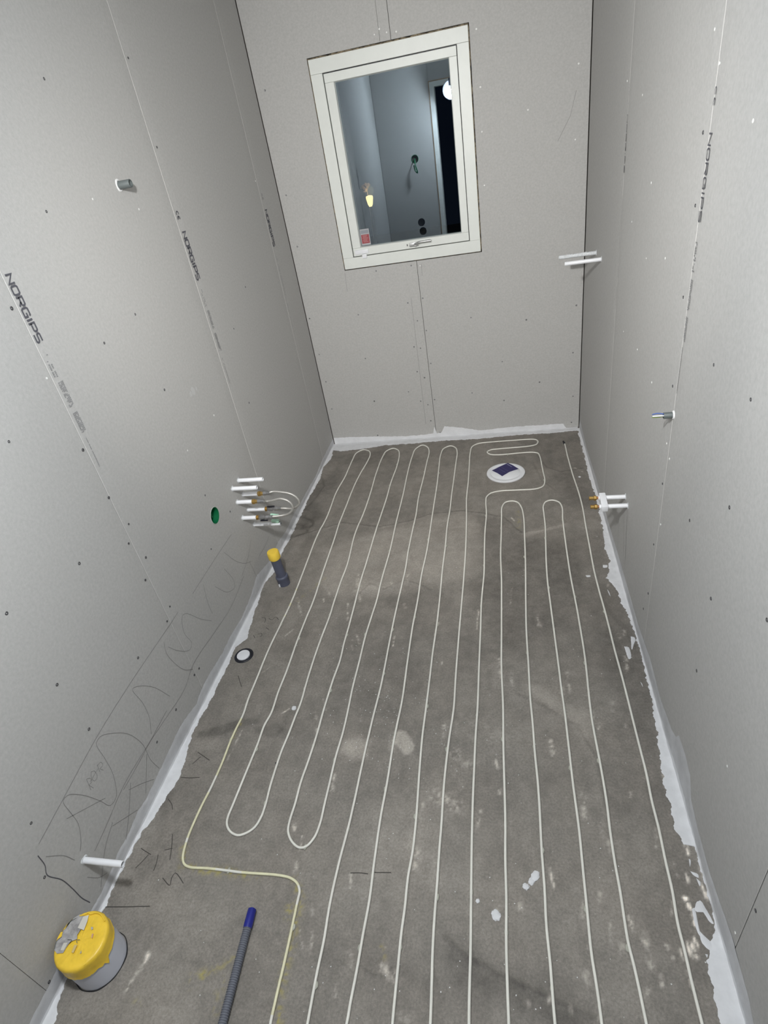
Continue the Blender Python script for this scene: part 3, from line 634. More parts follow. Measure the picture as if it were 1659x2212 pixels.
# loose smears of filler on the floor beside the right wall, and paint-like splats
def splat(bm, poly, th=.0012, jit=0):
    pts = [fl(*p) for p in poly]; c = sum(pts) / len(pts)
    P = catmull(pts + [pts[0]], .004)[:-1]; ring = []; inner = []
    for i, p in enumerate(P):
        q = c + (p - c) * (1 + .10 * nf(i * .9, c[0] * 50)); q[2] = floor_h(q[0], q[1]) + .0003; ring.append(bm.verts.new(q))
        r_ = c + (q - c) * .7; r_[2] = floor_h(r_[0], r_[1]) + th * rng.uniform(.8, 1.3); inner.append(bm.verts.new(r_))
    cc = c.copy(); cc[2] = floor_h(c[0], c[1]) + th * 1.2; cv = bm.verts.new(cc); n = len(ring)
    for i in range(n):
        bm.faces.new((ring[i], ring[(i + 1) % n], inner[(i + 1) % n], inner[i])); bm.faces.new((inner[i], inner[(i + 1) % n], cv))
c1 = lambda x, y: (1200 + x * .593, 900 + y * .593)
bm = bmesh.new()
for poly in [[c1(250, 838), c1(265, 840), c1(275, 880), c1(268, 884)], [c1(274, 800), c1(290, 808), c1(284, 835), c1(278, 850)], [c1(172, 540), c1(188, 541), c1(188, 549), c1(174, 550)], [c1(172, 422), c1(180, 440), c1(190, 500), c1(184, 480)],
             [c1(182, 588), c1(205, 570), c1(222, 600), c1(205, 596)], [c1(308, 965), c1(316, 975), c1(318, 985)], [c1(490, 1655), c1(520, 1668), c1(522, 1680), c1(500, 1668)], [c1(512, 1680), c1(528, 1695), c1(526, 1712)],
             [c1(497, 1795), c1(505, 1790), c1(520, 1850), c1(530, 1900), c1(518, 1880), c1(505, 1840)], [c1(505, 1790), c1(525, 1762), c1(552, 1800), c1(575, 1850), c1(560, 1840), c1(535, 1800), c1(515, 1805)],
             [c1(522, 1870), c1(545, 1895), c1(570, 1920), c1(578, 1950), c1(555, 1940), c1(530, 1910)], [c1(545, 1958), c1(555, 1960), c1(552, 1972)], [c1(485, 1610), c1(492, 1615), c1(490, 1640)], [c1(188, 628), c1(196, 640), c1(200, 655), c1(192, 640)], [c1(110, 578), c1(125, 577), c1(128, 583), c1(114, 584)]]:
    splat(bm, poly, .0014)
o = obj('filler_smear', bm, m_fill, floor, smooth=True, local=(0, 0, 0)); o['label'] = 'white filler smears beside the right wall'
# fine pale spatter all over the screed (nobody could count it)
bm = bmesh.new()
spots = [(769, 1352), (738, 1396), (835, 1507), (831, 1514), (836, 1550), (849, 1560), (887, 1484), (878, 1493), (822, 1533), (781, 1545), (790, 1535), (985, 1662), (987, 1666), (915, 1682), (1098, 1692), (1126, 1735), (1032, 1946), (1100, 1952), (1123, 1963), (1098, 1980),
         (1277, 1330), (1098, 1316), (960, 1610), (975, 1655), (868, 1512), (893, 1502), (546, 1565), (560, 1541), (440, 1600), (1203, 2075), (990, 1610), (1000, 1700), (930, 1770), (553, 2072), (560, 2100), (434, 2010), (440, 2036), (205, 2180), (432, 2150), (1072, 1630), (1230, 1420), (1090, 1480), (720, 1560)]
for i in range(150):
    spots.append((rng.gauss(1000, 230), rng.uniform(1150, 2200)))
for i in range(90): spots.append((rng.gauss(820, 60), rng.gauss(1540, 60)))
for (x, y) in spots:
    q = fl(x, y)
    if not (.12 < q[0] < W - .03 and .3 < q[1] < 3.2): continue
    r_ = rng.uniform(.0006, .0016)
    z = floor_h(q[0], q[1])
    r = bmesh.ops.create_icosphere(bm, subdivisions=1, radius=r_)
    for v in r['verts']: v.co = Vector((q[0] + v.co.x * rng.uniform(.7, 1.4), q[1] + v.co.y * rng.uniform(.7, 1.4), z + max(-.0002, v.co.z * .5)))
o = obj('filler_spatter', bm, m_dust, floor, smooth=True, local=(0, 0, 0)); o['kind'] = 'stuff'
# bigger crumbs: things of their own
def crumb(px, r, label, sy=1.0, rot=0.0, sd=0):
    q = fl(*px); z = floor_h(q[0], q[1]); bm = bmesh.new(); bmesh.ops.create_icosphere(bm, subdivisions=3, radius=r)
    for v in bm.verts:
        k = 1 + .35 * mnoise.noise(v.co * (2.2 / r) + Vector((sd, 0, 0))); v.co = Vector((v.co.x * k, v.co.y * k * sy, max(-r * .1, v.co.z * .45 * k)))
    bmesh.ops.rotate(bm, verts=bm.verts, matrix=Matrix.Rotation(rot, 3, 'Z'))
    o = obj('plaster_crumb', bm, m_fill, None); o.location = (q[0], q[1], z + r * .08); tag(o, label, 'plaster crumb', 'white plaster crumbs dropped on the floor'); return o
m_crumb = m_fill
crumb((1072, 1977), .0105, 'largest white plaster crumb, lying between two cables near the front of the floor', 1.2, .4, 1)
crumb((635, 1530), .0085, 'round white crumb with a smeared tail between the leftmost cable runs', 1, 0, 2)
crumb((1156, 1893), .0095, 'top crumb of the broken white trail right of centre on the floor', 1.5, -.5, 3)
crumb((1148, 1904), .0070, 'middle crumb of the broken white trail right of centre on the floor', 1.3, -.6, 4)
crumb((1136, 1915), .0085, 'bottom crumb of the broken white trail right of centre on the floor', .9, 0, 5)
crumb((1032, 1946), .0050, 'small round white dot of plaster above and left of the largest crumb', 1, 0, 6)
crumb((659, 1091), .0075, 'white plaster crumb on the floor beneath the hanging steel hoses', .9, 0, 7)
crumb((1252, 1058 - 28), .006, 'tiny white crumb near the right wall behind the brass-tipped pipes', 1, 0, 8)
q = fl(598, 1650); bm = bmesh.new(); box(bm, (-.004, -.003, 0), (.004, .005, .004), .001)
bmesh.ops.rotate(bm, verts=bm.verts, matrix=Matrix.Rotation(.6, 3, 'Z'))
o = obj('debris_chip', bm, m_black, None); o.location = (q[0], q[1], floor_h(q[0], q[1])); tag(o, 'tiny dark chip on the concrete beside the third cable run', 'debris')

# ------------------------------------------------------------------ heating cable
s2 = lambda L: [(640 + x * .3978, 880 + y * .3978) for x, y in L]
f6 = lambda L: [(700 + x * .4124, 1300 + y * .4124) for x, y in L]
f5 = lambda L: [(400 + x * .3014, 1300 + y * .3014) for x, y in L]
s1 = lambda L: [(1200 + x * .593, 900 + y * .593) for x, y in L]
path = []
path += [(575, 2290), (585, 2212), (594, 2170), (604, 2127), (615, 2081), (625, 2035), (635, 1988), (644, 1946), (648, 1927), (643, 1910), (627, 1898), (600, 1892), (523, 1886), (484, 1881), (446, 1877), (412, 1875), (399, 1868), (396, 1853), (403, 1822), (412, 1797)]
path += f5([(110, 1490), (190, 1330), (270, 1150), (320, 1020), (365, 920), (415, 820), (460, 690), (530, 520), (590, 370), (680, 180), (765, 0)])
path += s2([(60, 840), (110, 710), (170, 590), (220, 460), (265, 380), (305, 290), (328, 250), (365, 233), (395, 240), (402, 260), (385, 300), (350, 360), (315, 430), (275, 530), (235, 630), (210, 710), (180, 800), (145, 900)])
path += f5([(920, 0), (870, 120), (800, 300), (730, 500), (670, 650), (620, 800), (570, 890), (530, 1000), (470, 1150), (400, 1320), (340, 1470), (308, 1550), (302, 1600), (325, 1650), (380, 1678), (440, 1662), (500, 1620), (545, 1550), (580, 1450), (610, 1330), (650, 1200), (690, 1080), (740, 960), (790, 830), (830, 730), (870, 590), (910, 460), (950, 340), (990, 230), (1040, 100), (1070, 0)])
path += s2([(240, 960), (280, 850), (320, 690), (365, 580), (400, 480), (435, 360), (470, 270), (490, 240), (525, 225), (553, 234), (560, 260), (548, 320), (515, 410), (490, 500), (460, 590), (425, 700), (390, 820), (350, 950)])
path += f5([(1222, 0), (1180, 160), (1140, 300), (1110, 430), (1060, 570), (1000, 760), (950, 940), (890, 1130), (830, 1300), (790, 1450), (750, 1580), (740, 1650), (765, 1720), (820, 1766), (870, 1757), (930, 1690), (970, 1590), (1000, 1460), (1040, 1290), (1080, 1120), (1130, 950), (1165, 800), (1200, 630), (1250, 430), (1290, 260), (1340, 100), (1372, 0)])
path += s2([(470, 920), (510, 780), (545, 620), (580, 480), (605, 360), (630, 270), (650, 227), (685, 208), (712, 218), (722, 243), (710, 300), (690, 390), (665, 490), (650, 590), (630, 680), (610, 780), (590, 900)])
path += f6([(388, 0), (350, 180), (300, 440), (250, 640), (200, 860), (160, 1050), (130, 1180), (80, 1370), (30, 1600), (0, 1780)]) + [(682, 2120), (665, 2212), (655, 2265), (670, 2300), (710, 2300), (735, 2265)]
path += f6([(120, 2212), (140, 2100), (170, 1950), (205, 1750), (240, 1560), (265, 1360), (300, 1120), (330, 960), (360, 770), (385, 640), (410, 520), (440, 300), (465, 130), (490, 0)])
path += s2([(680, 920), (710, 780), (735, 620), (750, 520), (765, 420), (775, 330), (785, 260), (802, 226), (838, 212), (865, 222), (874, 247), (868, 300), (855, 400), (845, 470), (835, 560), (820, 650), (810, 760), (795, 880)])
path += f6([(605, 0), (590, 130), (570, 270), (555, 400), (535, 560), (515, 720), (500, 900), (490, 1050), (480, 1180), (465, 1310), (440, 1450), (425, 1600), (405, 1750), (385, 1950), (370, 2100), (360, 2212), (355, 2300), (380, 2360), (500, 2370), (550, 2320)])
path += f6([(558, 2212), (565, 2000), (570, 1830), (580, 1650), (595, 1450), (605, 1300), (615, 1180), (625, 1020), (635, 900), (655, 730), (680, 560), (690, 400), (705, 200), (722, 0)])
path += s2([(910, 930), (920, 780), (925, 620), (925, 500), (935, 400), (940, 320), (945, 250), (957, 215), (990, 200), (1080, 190), (1180, 182), (1275, 176), (1300, 178), (1313, 189), (1303, 204), (1270, 213), (1200, 220), (1100, 228), (1055, 234), (1037, 245), (1052, 257), (1100, 260), (1200, 252), (1280, 247), (1312, 252), (1322, 268), (1330, 300), (1340, 350), (1350, 400), (1340, 430), (1305, 444), (1200, 452), (1110, 457), (1060, 468), (1035, 488), (1030, 515), (1033, 580), (1025, 680), (1022, 780), (1020, 900)])
path += f6([(825, 0), (820, 150), (812, 350), (805, 550), (795, 700), (788, 860), (780, 1050), (775, 1250), (772, 1450), (770, 1650), (768, 1850), (762, 2050), (760, 2212), (762, 2300), (790, 2370), (930, 2370), (968, 2300)])
path += f6([(968, 2212), (962, 2050), (955, 1800), (955, 1550), (950, 1350), (950, 1150), (945, 950), (940, 750), (938, 550), (930, 350), (930, 150), (930, 0)])
path += s2([(1115, 950), (1110, 800), (1113, 700), (1115, 600), (1118, 545), (1135, 520), (1168, 512), (1200, 518), (1222, 545), (1235, 600), (1240, 700), (1245, 850)])
path += f6([(1057, 0), (1060, 150), (1072, 350), (1080, 500), (1093, 640), (1105, 800), (1120, 950), (1130, 1100), (1140, 1300), (1155, 1500), (1165, 1700), (1185, 1900), (1200, 2100), (1210, 2212), (1220, 2320), (1260, 2380), (1400, 2390), (1465, 2320)])
path += s1([(168, 2212), (150, 2080), (130, 1950), (115, 1800), (100, 1650), (85, 1500), (65, 1350), (50, 1220), (35, 1090), (20, 980), (10, 900)])
path += s2([(1378, 1050), (1365, 950), (1358, 850), (1355, 750), (1352, 650), (1345, 580), (1342, 540), (1357, 515), (1390, 507), (1425, 518), (1443, 545), (1447, 610), (1455, 680), (1470, 790), (1490, 920)])
path += s1([(78, 700), (90, 770), (103, 850), (112, 920), (120, 1000), (132, 1100), (150, 1200), (165, 1280), (185, 1400), (200, 1520), (215, 1620), (235, 1730), (250, 1830), (265, 1920), (285, 2000), (305, 2090), (330, 2212)]) + [(1412, 2290), (1440, 2330), (1510, 2330), (1535, 2285)]
path += s1([(533, 2212), (495, 2060), (470, 1950), (445, 1850), (425, 1730), (400, 1620), (375, 1500), (350, 1400), (330, 1300), (305, 1200), (280, 1100), (250, 980), (215, 850), (185, 730), (160, 640), (140, 560), (125, 480), (110, 400), (100, 340), (85, 280), (62, 210), (45, 150), (33, 100)])
path += [(1218, 957)]
CR = 0.0036
pts = catmull([fl(*p) for p in path], .006)
hs = np.array([floor_h(p[0], p[1]) for p in pts]); kk = np.ones(7) / 7; hs = np.convolve(np.pad(hs, 3, 'edge'), kk, 'valid')
for p, h in zip(pts, hs): p[2] = h + CR * .95
a = pts[0]
cable = thing('heating_cable', 'long white heating cable looped back and forth across the grey concrete floor', 'cable', (a[0], a[1], 0))
bm = bmesh.new(); tube(bm, pts, CR, 10); bm.faces.ensure_lookup_table()
for fi, f in enumerate(bm.faces):
    i = fi // 10
    if i < 420 and nf(i * .045, 3.3) > (.05 if i < 190 else .3): f.material_index = 1
obj('cable_sheath', bm, [m_cable, mat('cable_chalked', (.74, .715, .50), .5, var=.08, scale=60)], cable)
e0, e1 = Vector(pts[-8]), Vector(pts[-1]); dr = (e1 - e0).normalized()
bm = bmesh.new(); tube(bm, [e1 - dr * .02, e1 - dr * .018, e1 + dr * .014, e1 + dr * .018], .005, 12, radii=[.004, .0052, .0052, .003]); o = obj('end_joint', bm, m_black, cable); o['label'] = 'black end joint of the cable'
# dabs of filler holding the cable
bm = bmesh.new(); rd = random.Random(8)
acc = 0; nxt = .25
for i in range(1, len(pts)):
    acc += np.linalg.norm(pts[i] - pts[i - 1])
    if acc > nxt:
        nxt += rd.uniform(.22, .6); p = pts[i]; r = bmesh.ops.create_icosphere(bm, subdivisions=2, radius=.0048)
        ox, oy = rd.uniform(-.004, .004), rd.uniform(-.003, .003)
        for v in r['verts']: v.co = Vector((p[0] + ox + v.co.x * rd.uniform(.8, 1.2), p[1] + oy + v.co.y * 1.8, p[2] - .0015 + v.co.z * .75))
o = obj('glue_dabs', bm, mat('glue', (.42, .42, .36), .6), cable); o['kind'] = 'stuff'

# ------------------------------------------------------------------ floor drain cover
q0 = fl(1092.5, 1018); cx, cy = float(q0[0]), float(q0[1]) ; cy = 2.803
drain = thing('floor_drain_cover', 'round white plastic cover with a dark blue square sticker on the floor drain', 'drain cover', (cx, cy, 0))
r_ = .104
bm = bmesh.new(); lathe(bm, (cx, cy, -.01), (0, 0, 1), [(0, r_ - .004), (.012, r_ - .002), (.016, r_), (.019, r_ - .001), (.0205, r_ - .005), (.0195, r_ * .80), (.0178, r_ * .775), (.0178, r_ * .76), (.0195, r_ * .74), (.0195, 0)], 72)
obj('lid', bm, m_white, drain)
def quadmesh(bm, pts, th=.0006, sub=1):
    A = [bm.verts.new(p) for p in pts]; B = [bm.verts.new((p[0], p[1], p[2] + th)) for p in pts]
    bm.faces.new(B); bm.faces.new(A[::-1])
    for i in range(len(A)): bm.faces.new((A[i], A[(i + 1) % len(A)], B[(i + 1) % len(B)], B[i]))
ck = lambda x, y: (1030 + x * .07836, 970 + y * .07836)
ZL = .0100
def at_z(p, z): return hit(p[0], p[1], 2, z)
SC = [(855, 385), (1000, 450), (1150, 548), (1010, 590), (900, 630), (700, 748), (570, 665), (415, 592), (520, 545), (640, 480)]
bm = bmesh.new(); quadmesh(bm, [at_z(ck(*p), ZL + .0002) for p in SC], .0005); st = obj('sticker', bm, m_navy, drain, smooth=False)
for a, c, wd in [((835, 415), (965, 490), .0055), ((670, 495), (870, 612), .0022), ((615, 545), (795, 650), .0030)]:
    bm = bmesh.new(); A, Bq = at_z(ck(*a), ZL + .0009), at_z(ck(*c), ZL + .0009); n = 9 if wd > .005 else 14
    for i in range(n):
        s0, s1_ = i / n, (i + .72) / n; d = Bq - A; nn = np.array([-d[1], d[0], 0]); nn /= np.linalg.norm(nn)
        vs = [A + d * s0 + nn * wd / 2, A + d * s1_ + nn * wd / 2, A + d * s1_ - nn * wd / 2, A + d * s0 - nn * wd / 2]; bm.faces.new([bm.verts.new(v) for v in vs])
    obj('sticker_print', bm, m_silver if wd > .005 else mat('print_violet', (.12, .11, .26), .4), st, smooth=False, local=drain.location)
# small capped outlet near the left wall
q0 = fl(527, 1416.5); px_, py_ = float(q0[0]), float(q0[1])
outl = thing('floor_outlet', 'small round white capped outlet in a black ring on the floor beside the left wall', 'floor outlet', (px_, py_, 0))
bm = bmesh.new(); lathe(bm, (px_, py_, -.004), (0, 0, 1), [(0, .039), (.006, .0385), (.0085, .036), (.0085, .029), (.006, .027), (.006, 0)], 48); obj('rubber_ring', bm, m_black, outl)
q1 = at_z((525.5, 1414.5), .008)
bm = bmesh.new(); lathe(bm, (float(q1[0]), float(q1[1]), .002), (0, 0, 1), [(0, .0255), (.006, .0262), (.0072, .025), (.0065, .018), (.0072, .016), (.0068, 0)], 48); obj('cap', bm, m_white, outl)
# recessed dark seat in the screed
# ------------------------------------------------------------------ tall grey-blue pipe with yellow cap
gx_, gy__ = 0.101, 1.897
hG = .19
gp = thing('drain_pipe', 'upright grey-blue drain pipe with yellow taped top standing by the left wall', 'drain pipe', (gx_, gy__, 0))
ax = Vector((-.035, -.01, 1)).normalized()
bm = bmesh.new(); lathe(bm, (gx_, gy__, -.01), ax, [(0, .022), (hG, .022), (hG, 0)], 32); obj('pipe', bm, m_greyblue, gp)
bm = bmesh.new(); lathe(bm, (gx_, gy__, -.004), ax, [(0, .0275), (.040, .0275), (.043, .029), (.050, .029), (.053, .027), (.055, .0225)], 32); obj('socket_collar', bm, m_greyblue, gp)
bm = bmesh.new(); p0 = Vector((gx_, gy__, -.01)) + ax * (hG - .030)
lathe(bm, p0, ax, [(0, .0262), (.004, .0275), (.032, .0268), (.0385, .0245), (.0395, .018), (.0395, 0)], 32, wob=lambda a, d: 1 + .035 * math.sin(3 * a + 1) * (1 if d < .03 else .4)); obj('cap', bm, m_yellow2, gp)
q0 = fl(611, 1264)
bm = bmesh.new(); box(bm, (-.003, -.0015, -.008), (.003, .0015, .008), .0006); bmesh.ops.translate(bm, verts=bm.verts, vec=(gx_ - .012, gy__ - .0275, .010)); o = obj('label_tag', bm, m_white, gp)
# ------------------------------------------------------------------ wide waste pipe wrapped in yellow tape
wxp, wyp, wr = .0735, .437, .0625
wp = thing('waste_pipe', 'wide light-grey waste pipe under torn yellow tape in the lower left corner', 'waste pipe', (wxp, wyp, 0))
hW = .118
bm = bmesh.new(); lathe(bm, (wxp, wyp, -.02), (0, 0, 1), [(0, wr), (hW + .018, wr), (hW + .018, 0)], 64); obj('pipe', bm, m_lgrey, wp)
bm = bmesh.new(); lathe(bm, (wxp, wyp, -.004), (0, 0, 1), [(0, wr + .0058), (.0030, wr + .0052), (.0034, wr + .004), (.0052, wr + .0005), (0, wr)], 64, wob=lambda a, d: 1 + .012 * math.sin(2 * a + 1) + .008 * math.sin(9 * a)); obj('gap_shade', bm, m_dark, wp)  # black ring painted in for the shade of the open gap round the pipe
# tape cap with ragged lower hem
bm = bmesh.new(); S = 128; rows = []
def hem(a): return .030 + .010 * math.sin(a * 1.0 + 2.6) + .005 * nf(a * 3, 2.0) + .002 * nf(a * 11, 5.0) + (.018 * max(0, 1 - abs(((a - 6.0 + math.pi) % (2 * math.pi)) - math.pi) / .10))
top = hW
for kz in range(7):
    row = []
    for i in range(S):
        a = 2 * math.pi * i / S; z = top - .003 - hem(a) * (1 - kz / 6); rr = wr + .0018 + .0010 * abs(nf(a * 4, kz * .7)) + (.0012 if kz == 0 else 0)
        row.append(bm.verts.new((wxp + rr * math.cos(a), wyp + rr * math.sin(a), z)))
    rows.append(row)
for kr, (rf, dz) in enumerate([(.985, .002), (.93, .0035), (.80, .0035), (.6, .002), (.4, .001), (.2, .0005)]):
    rows.append([bm.verts.new((wxp + wr * rf * math.cos(2 * math.pi * i / S), wyp + wr * rf * math.sin(2 * math.pi * i / S), top + dz + .0009 * nf(rf * 9 + math.cos(2 * math.pi * i / S) * 4, math.sin(2 * math.pi * i / S) * 4))) for i in range(S)])
cv = bm.verts.new((wxp, wyp, top + .0008))
for a, c in zip(rows, rows[1:]):
    for i in range(S): bm.faces.new((a[i], a[(i + 1) % S], c[(i + 1) % S], c[i]))
for i in range(S): bm.faces.new((rows[-1][i], rows[-1][(i + 1) % S], cv))
tape = obj('tape_cap', bm, m_yellow, wp)
# worn grey tape and torn strips on top (pixel outlines in the crop of the pipe)
cw_ = lambda x, y: (80 + x * .14467, 1930 + y * .14467)
def top_patch(poly, z, m, name, th=.0008, par=tape):
    bm = bmesh.new(); P = [at_z(cw_(*p), z) for p in poly]; c = sum(P) / len(P)
    ctr = np.array([wxp, wyp, z])
    P2 = []
    for p in P:
        d = p - ctr; L = np.linalg.norm(d[:2]); P2.append(ctr + d * min(1, (wr * .985) / L))
    quadmesh(bm, P2, th); return obj(name, bm, m, par, smooth=False, local=wp.location)
top_patch([(560, 270), (640, 260), (700, 340), (760, 330), (700, 470), (640, 560), (600, 620), (600, 680), (500, 720), (440, 800), (390, 890), (300, 900), (230, 850), (210, 760), (280, 720), (380, 600), (400, 540), (470, 450), (520, 360)], top + .0046, m_greytape, 'duct_tape')
top_patch([(690, 350), (775, 325), (750, 420), (700, 550), (610, 515)], top + .0056, mat('tape_pale', (.62, .60, .54), .5), 'torn_strip')
top_patch([(400, 740), (460, 735), (400, 850), (350, 850)], top + .0056, mat('tape_pale_b', (.58, .56, .50), .5), 'torn_strip')
top_patch([(560, 770), (600, 770), (545, 890), (515, 880)], top + .0046, mat('tape_pale_c', (.62, .47, .20), .5), 'torn_strip')
top_patch([(805, 505), (835, 500), (838, 535), (812, 545)], top + .0046, m_greytape, 'torn_strip')
top_patch([(822, 600), (845, 605), (825, 670), (810, 655)], top + .0046, mat('tape_pink', (.60, .34, .22), .5), 'torn_strip')
top_patch([(660, 850), (640, 900), (665, 890)], top + .0046, m_greytape, 'torn_strip')
top_patch([(400, 420), (520, 330), (470, 440), (420, 530), (330, 560)], top + .0060, m_yellow, 'torn_strip')
top_patch([(240, 640), (300, 560), (385, 575), (370, 640), (290, 710)], top + .0060, m_yellow, 'torn_strip')
for cr_ in ([(310, 545), (400, 480), (480, 430), (590, 365)], [(230, 850), (250, 770), (300, 700), (370, 650)], [(455, 690), (520, 700), (480, 740)], [(600, 740), (590, 700), (640, 690)]):
    bm = bmesh.new(); P = [at_z(cw_(*p), top + .0066) for p in cr_]
    P = [np.array([wxp, wyp, p[2]]) + (p - np.array([wxp, wyp, p[2]])) * min(1, .96 * wr / np.linalg.norm((p - np.array([wxp, wyp, p[2]]))[:2])) for p in P]
    ribbon(bm, catmull(P, .003), .0014, (0, 0, 1), .0003); obj('tape_crease', bm, m_grey, tape, smooth=False, local=wp.location)
# curled edge of tape round the far rim
bm = bmesh.new(); P = [at_z(cw_(*p), top + .006) for p in [(640, 330), (700, 320), (760, 290), (800, 310), (860, 290), (930, 295), (990, 330), (1030, 400)]]
P = [np.array([wxp, wyp, top + .006]) + (p - np.array([wxp, wyp, top + .006])) * min(1, .95 * wr / np.linalg.norm((p - np.array([wxp, wyp, top + .006]))[:2])) for p in P]
tube(bm, catmull(P, .004), .0016, 8); obj('curled_tape_edge', bm, m_yellow, tape, local=wp.location)
# ------------------------------------------------------------------ corrugated conduit with blue cap lying in front
A, Bq = fl(548, 1968), fl(478, 2240); A[2] = Bq[2] = .0135
dirv = (Bq - A); Lc = np.linalg.norm(dirv) + .25; dirv /= np.linalg.norm(dirv)
cond = thing('corrugated_conduit', 'grey corrugated conduit with a blue end lying on the floor near the front', 'conduit', (A[0], A[1], 0))
bm = bmesh.new(); n = int(Lc / .00125); cp = []; rr = []
for i in range(n):
    s = .034 + i * (Lc - .034) / n; p = A + dirv * s; cp.append(Vector((p[0], p[1], .0125)))
    rr.append(.0098 + (.0011 if (i // 2) % 2 == 0 else -.0007))
tube(bm, cp, .01, 20, radii=rr); obj('conduit', bm, m_conduit, cond)
bm = bmesh.new(); lathe(bm, (A[0], A[1], .0125), dirv, [(.030, 0), (.0, 0), (0, .0078), (-.000, .0095), (.004, .0102), (.036, .0116), (.044, .0112), (.044, 0)], 24, wob=lambda a, d: 1 + (.08 * math.sin(4 * a) if d < .01 else 0)); obj('end_cap', bm, m_blue, cond)

# ------------------------------------------------------------------ green junction box
jb = thing('junction_box', 'round green electrical box sunk in the left wall beside the white pipes', 'junction box', SOCK)
def jbox(par, c, ax, m, r=.0335):
    bm = bmesh.new(); lathe(bm, c, ax, [(.0008, r + .0022), (.0014, r + .001), (.0010, r - .0022), (-.038, r - .003), (-.038, 0)], 40); obj('box', bm, m, par)
jbox(jb, SOCK, (1, 0, 0), m_green)
bm = bmesh.new(); lathe(bm, SOCK, (1, 0, 0), [(.0006, .0362), (.0018, .0355), (.0018, .0338), (.0006, .0335)], 40); obj('cut_edge', bm, m_edge, jb)
bm = bmesh.new()
for dz, dy in ((.012, .006), (-.002, -.010), (-.014, .008)):
    tube(bm, catmull([(-.036, SOCK[1] + dy - .01, SOCK[2] + dz + .008), (-.022, SOCK[1] + dy, SOCK[2] + dz), (-.020, SOCK[1] - dy, SOCK[2] - dz * .6), (-.034, SOCK[1] - dy * 1.6, SOCK[2] - dz - .006)], .004), .0045, 8)
obj('coiled_wires', bm, mat('wire_dark_green', (.01, .16, .07), .4), jb)

# ------------------------------------------------------------------ pipe stubs through the left wall
PG = 'white pipe stubs through the left wall'
def stub(base_px, tip_px, label, r=.0088, wallf=lf, ax=0, sgn=1, open_=True, m=m_white, group=PG, base=None, L=None, name='pipe_stub', cat='pipe'):
    b_ = wallf(*base_px) if base is None else np.array(base, float)
    if L is None: L = abs(reach(b_, *tip_px, ax) - 0.0)
    a = Vector((sgn if ax == 0 else 0, sgn if ax == 1 else 0, 0))
    t = thing(name, label, cat, b_, group); bm = bmesh.new()
    s = Vector(b_) - a * .03
    hollow(bm, s, a, L + .03, r); obj('pipe', bm, m, t)
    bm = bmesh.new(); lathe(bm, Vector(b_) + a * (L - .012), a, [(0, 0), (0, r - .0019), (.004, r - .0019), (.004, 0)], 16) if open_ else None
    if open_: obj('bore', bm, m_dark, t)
    else: bm.free()
    bm = bmesh.new(); lathe(bm, b_, a, [(-.001, r + .0035), (.0012, r + .003), (.0022, r + .0005), (.0022, r)], 20, wob=lambda g, d: 1 + .15 * math.sin(3 * g + b_[1] * 90)); obj('wall_collar', bm, m_whited, t)
    return t, Vector(b_), a, L
def fitting(t, b_, a, L, brass_l=.026, nut_l=.014, valve=None):
    # brass compression nut, hexagonal, then steel hose nut
    bm = bmesh.new(); lathe(bm, b_ + a * (L - .004), a, [(0, 0), (0, .0105), (.002, .0118), (brass_l * .45, .0118), (brass_l * .5, .0088), (brass_l, .0088), (brass_l, 0)], hexa=True); obj('brass_fitting', bm, m_brass, t, smooth=False)
    e = L - .004 + brass_l
    if valve:
        bm = bmesh.new(); lathe(bm, b_ + a * (e - .001), a, [(0, 0), (0, .0065), (.006, .0105), (.024, .0105), (.028, .006), (.036, .006), (.036, 0)], 20); obj('valve_body', bm, m_steel, t)
        sg = 1 if valve == 'up' else -1; bm = bmesh.new(); p = b_ + a * (e + .012)
        tube(bm, [p, p + Vector((0, -.004, sg * .014))], .003, 10); box(bm, (p.x - .008, p.y - .008, p.z + sg * .014 - .002), (p.x + .026, p.y + .000, p.z + sg * .014 + .002), .001); obj('valve_lever', bm, m_black, t)
        e += .035
    bm = bmesh.new(); lathe(bm, b_ + a * (e - .001), a, [(0, 0), (0, .0100), (nut_l, .0100), (nut_l + .001, .0075), (nut_l + .008, .0070), (nut_l + .008, 0)], hexa=True); obj('hose_nut', bm, m_steel, t, smooth=False)
    return b_ + a * (e + nut_l + .006)
stub((515, 1038), (568, 1037), 'open white pipe stub at the top of the cluster, nearest the window wall')
stub((502, 1056), (555, 1054), 'open white pipe stub second from the top, starting furthest left in the cluster')
t, b_, a, L = stub((525, 1068), (559, 1065), 'white pipe stub with brass fitting feeding the outer steel hose, third from the top', open_=False); h1a = fitting(t, b_, a, L)
t, b_, a, L = stub((512.5, 1085), (547, 1084), 'white pipe stub with brass fitting feeding the inner steel hose, fourth from the top', open_=False); h2a = fitting(t, b_, a, L)
t, b_, a, L = stub((536, 1101), (575, 1100), 'white pipe stub ending in a valve with its black lever above it', open_=False); h1b = fitting(t, b_, a, L, .010, valve='up')
t, b_, a, L = stub((524, 1119), (556, 1117), 'white pipe stub ending in a valve with its black lever below it', open_=False); h2b = fitting(t, b_, a, L, .012, valve='down')
t, b_, a, L = stub((549, 1133), (606, 1131), 'lowest white pipe stub of the cluster, under the pale green plug')
pg = thing('pipe_plug', 'pale green plastic plug tied beside the lowest white pipe', 'plug', b_ + a * (L - .03) + Vector((0, -.004, .022)))
bm = bmesh.new(); lathe(bm, b_ + a * (L - .034) + Vector((0, -.006, .021)), Vector((1, 0, -.12)), [(0, 0), (0, .0075), (.003, .0085), (.030, .0092), (.034, .008), (.034, 0)], 20); obj('plug_body', bm, m_mint, pg)
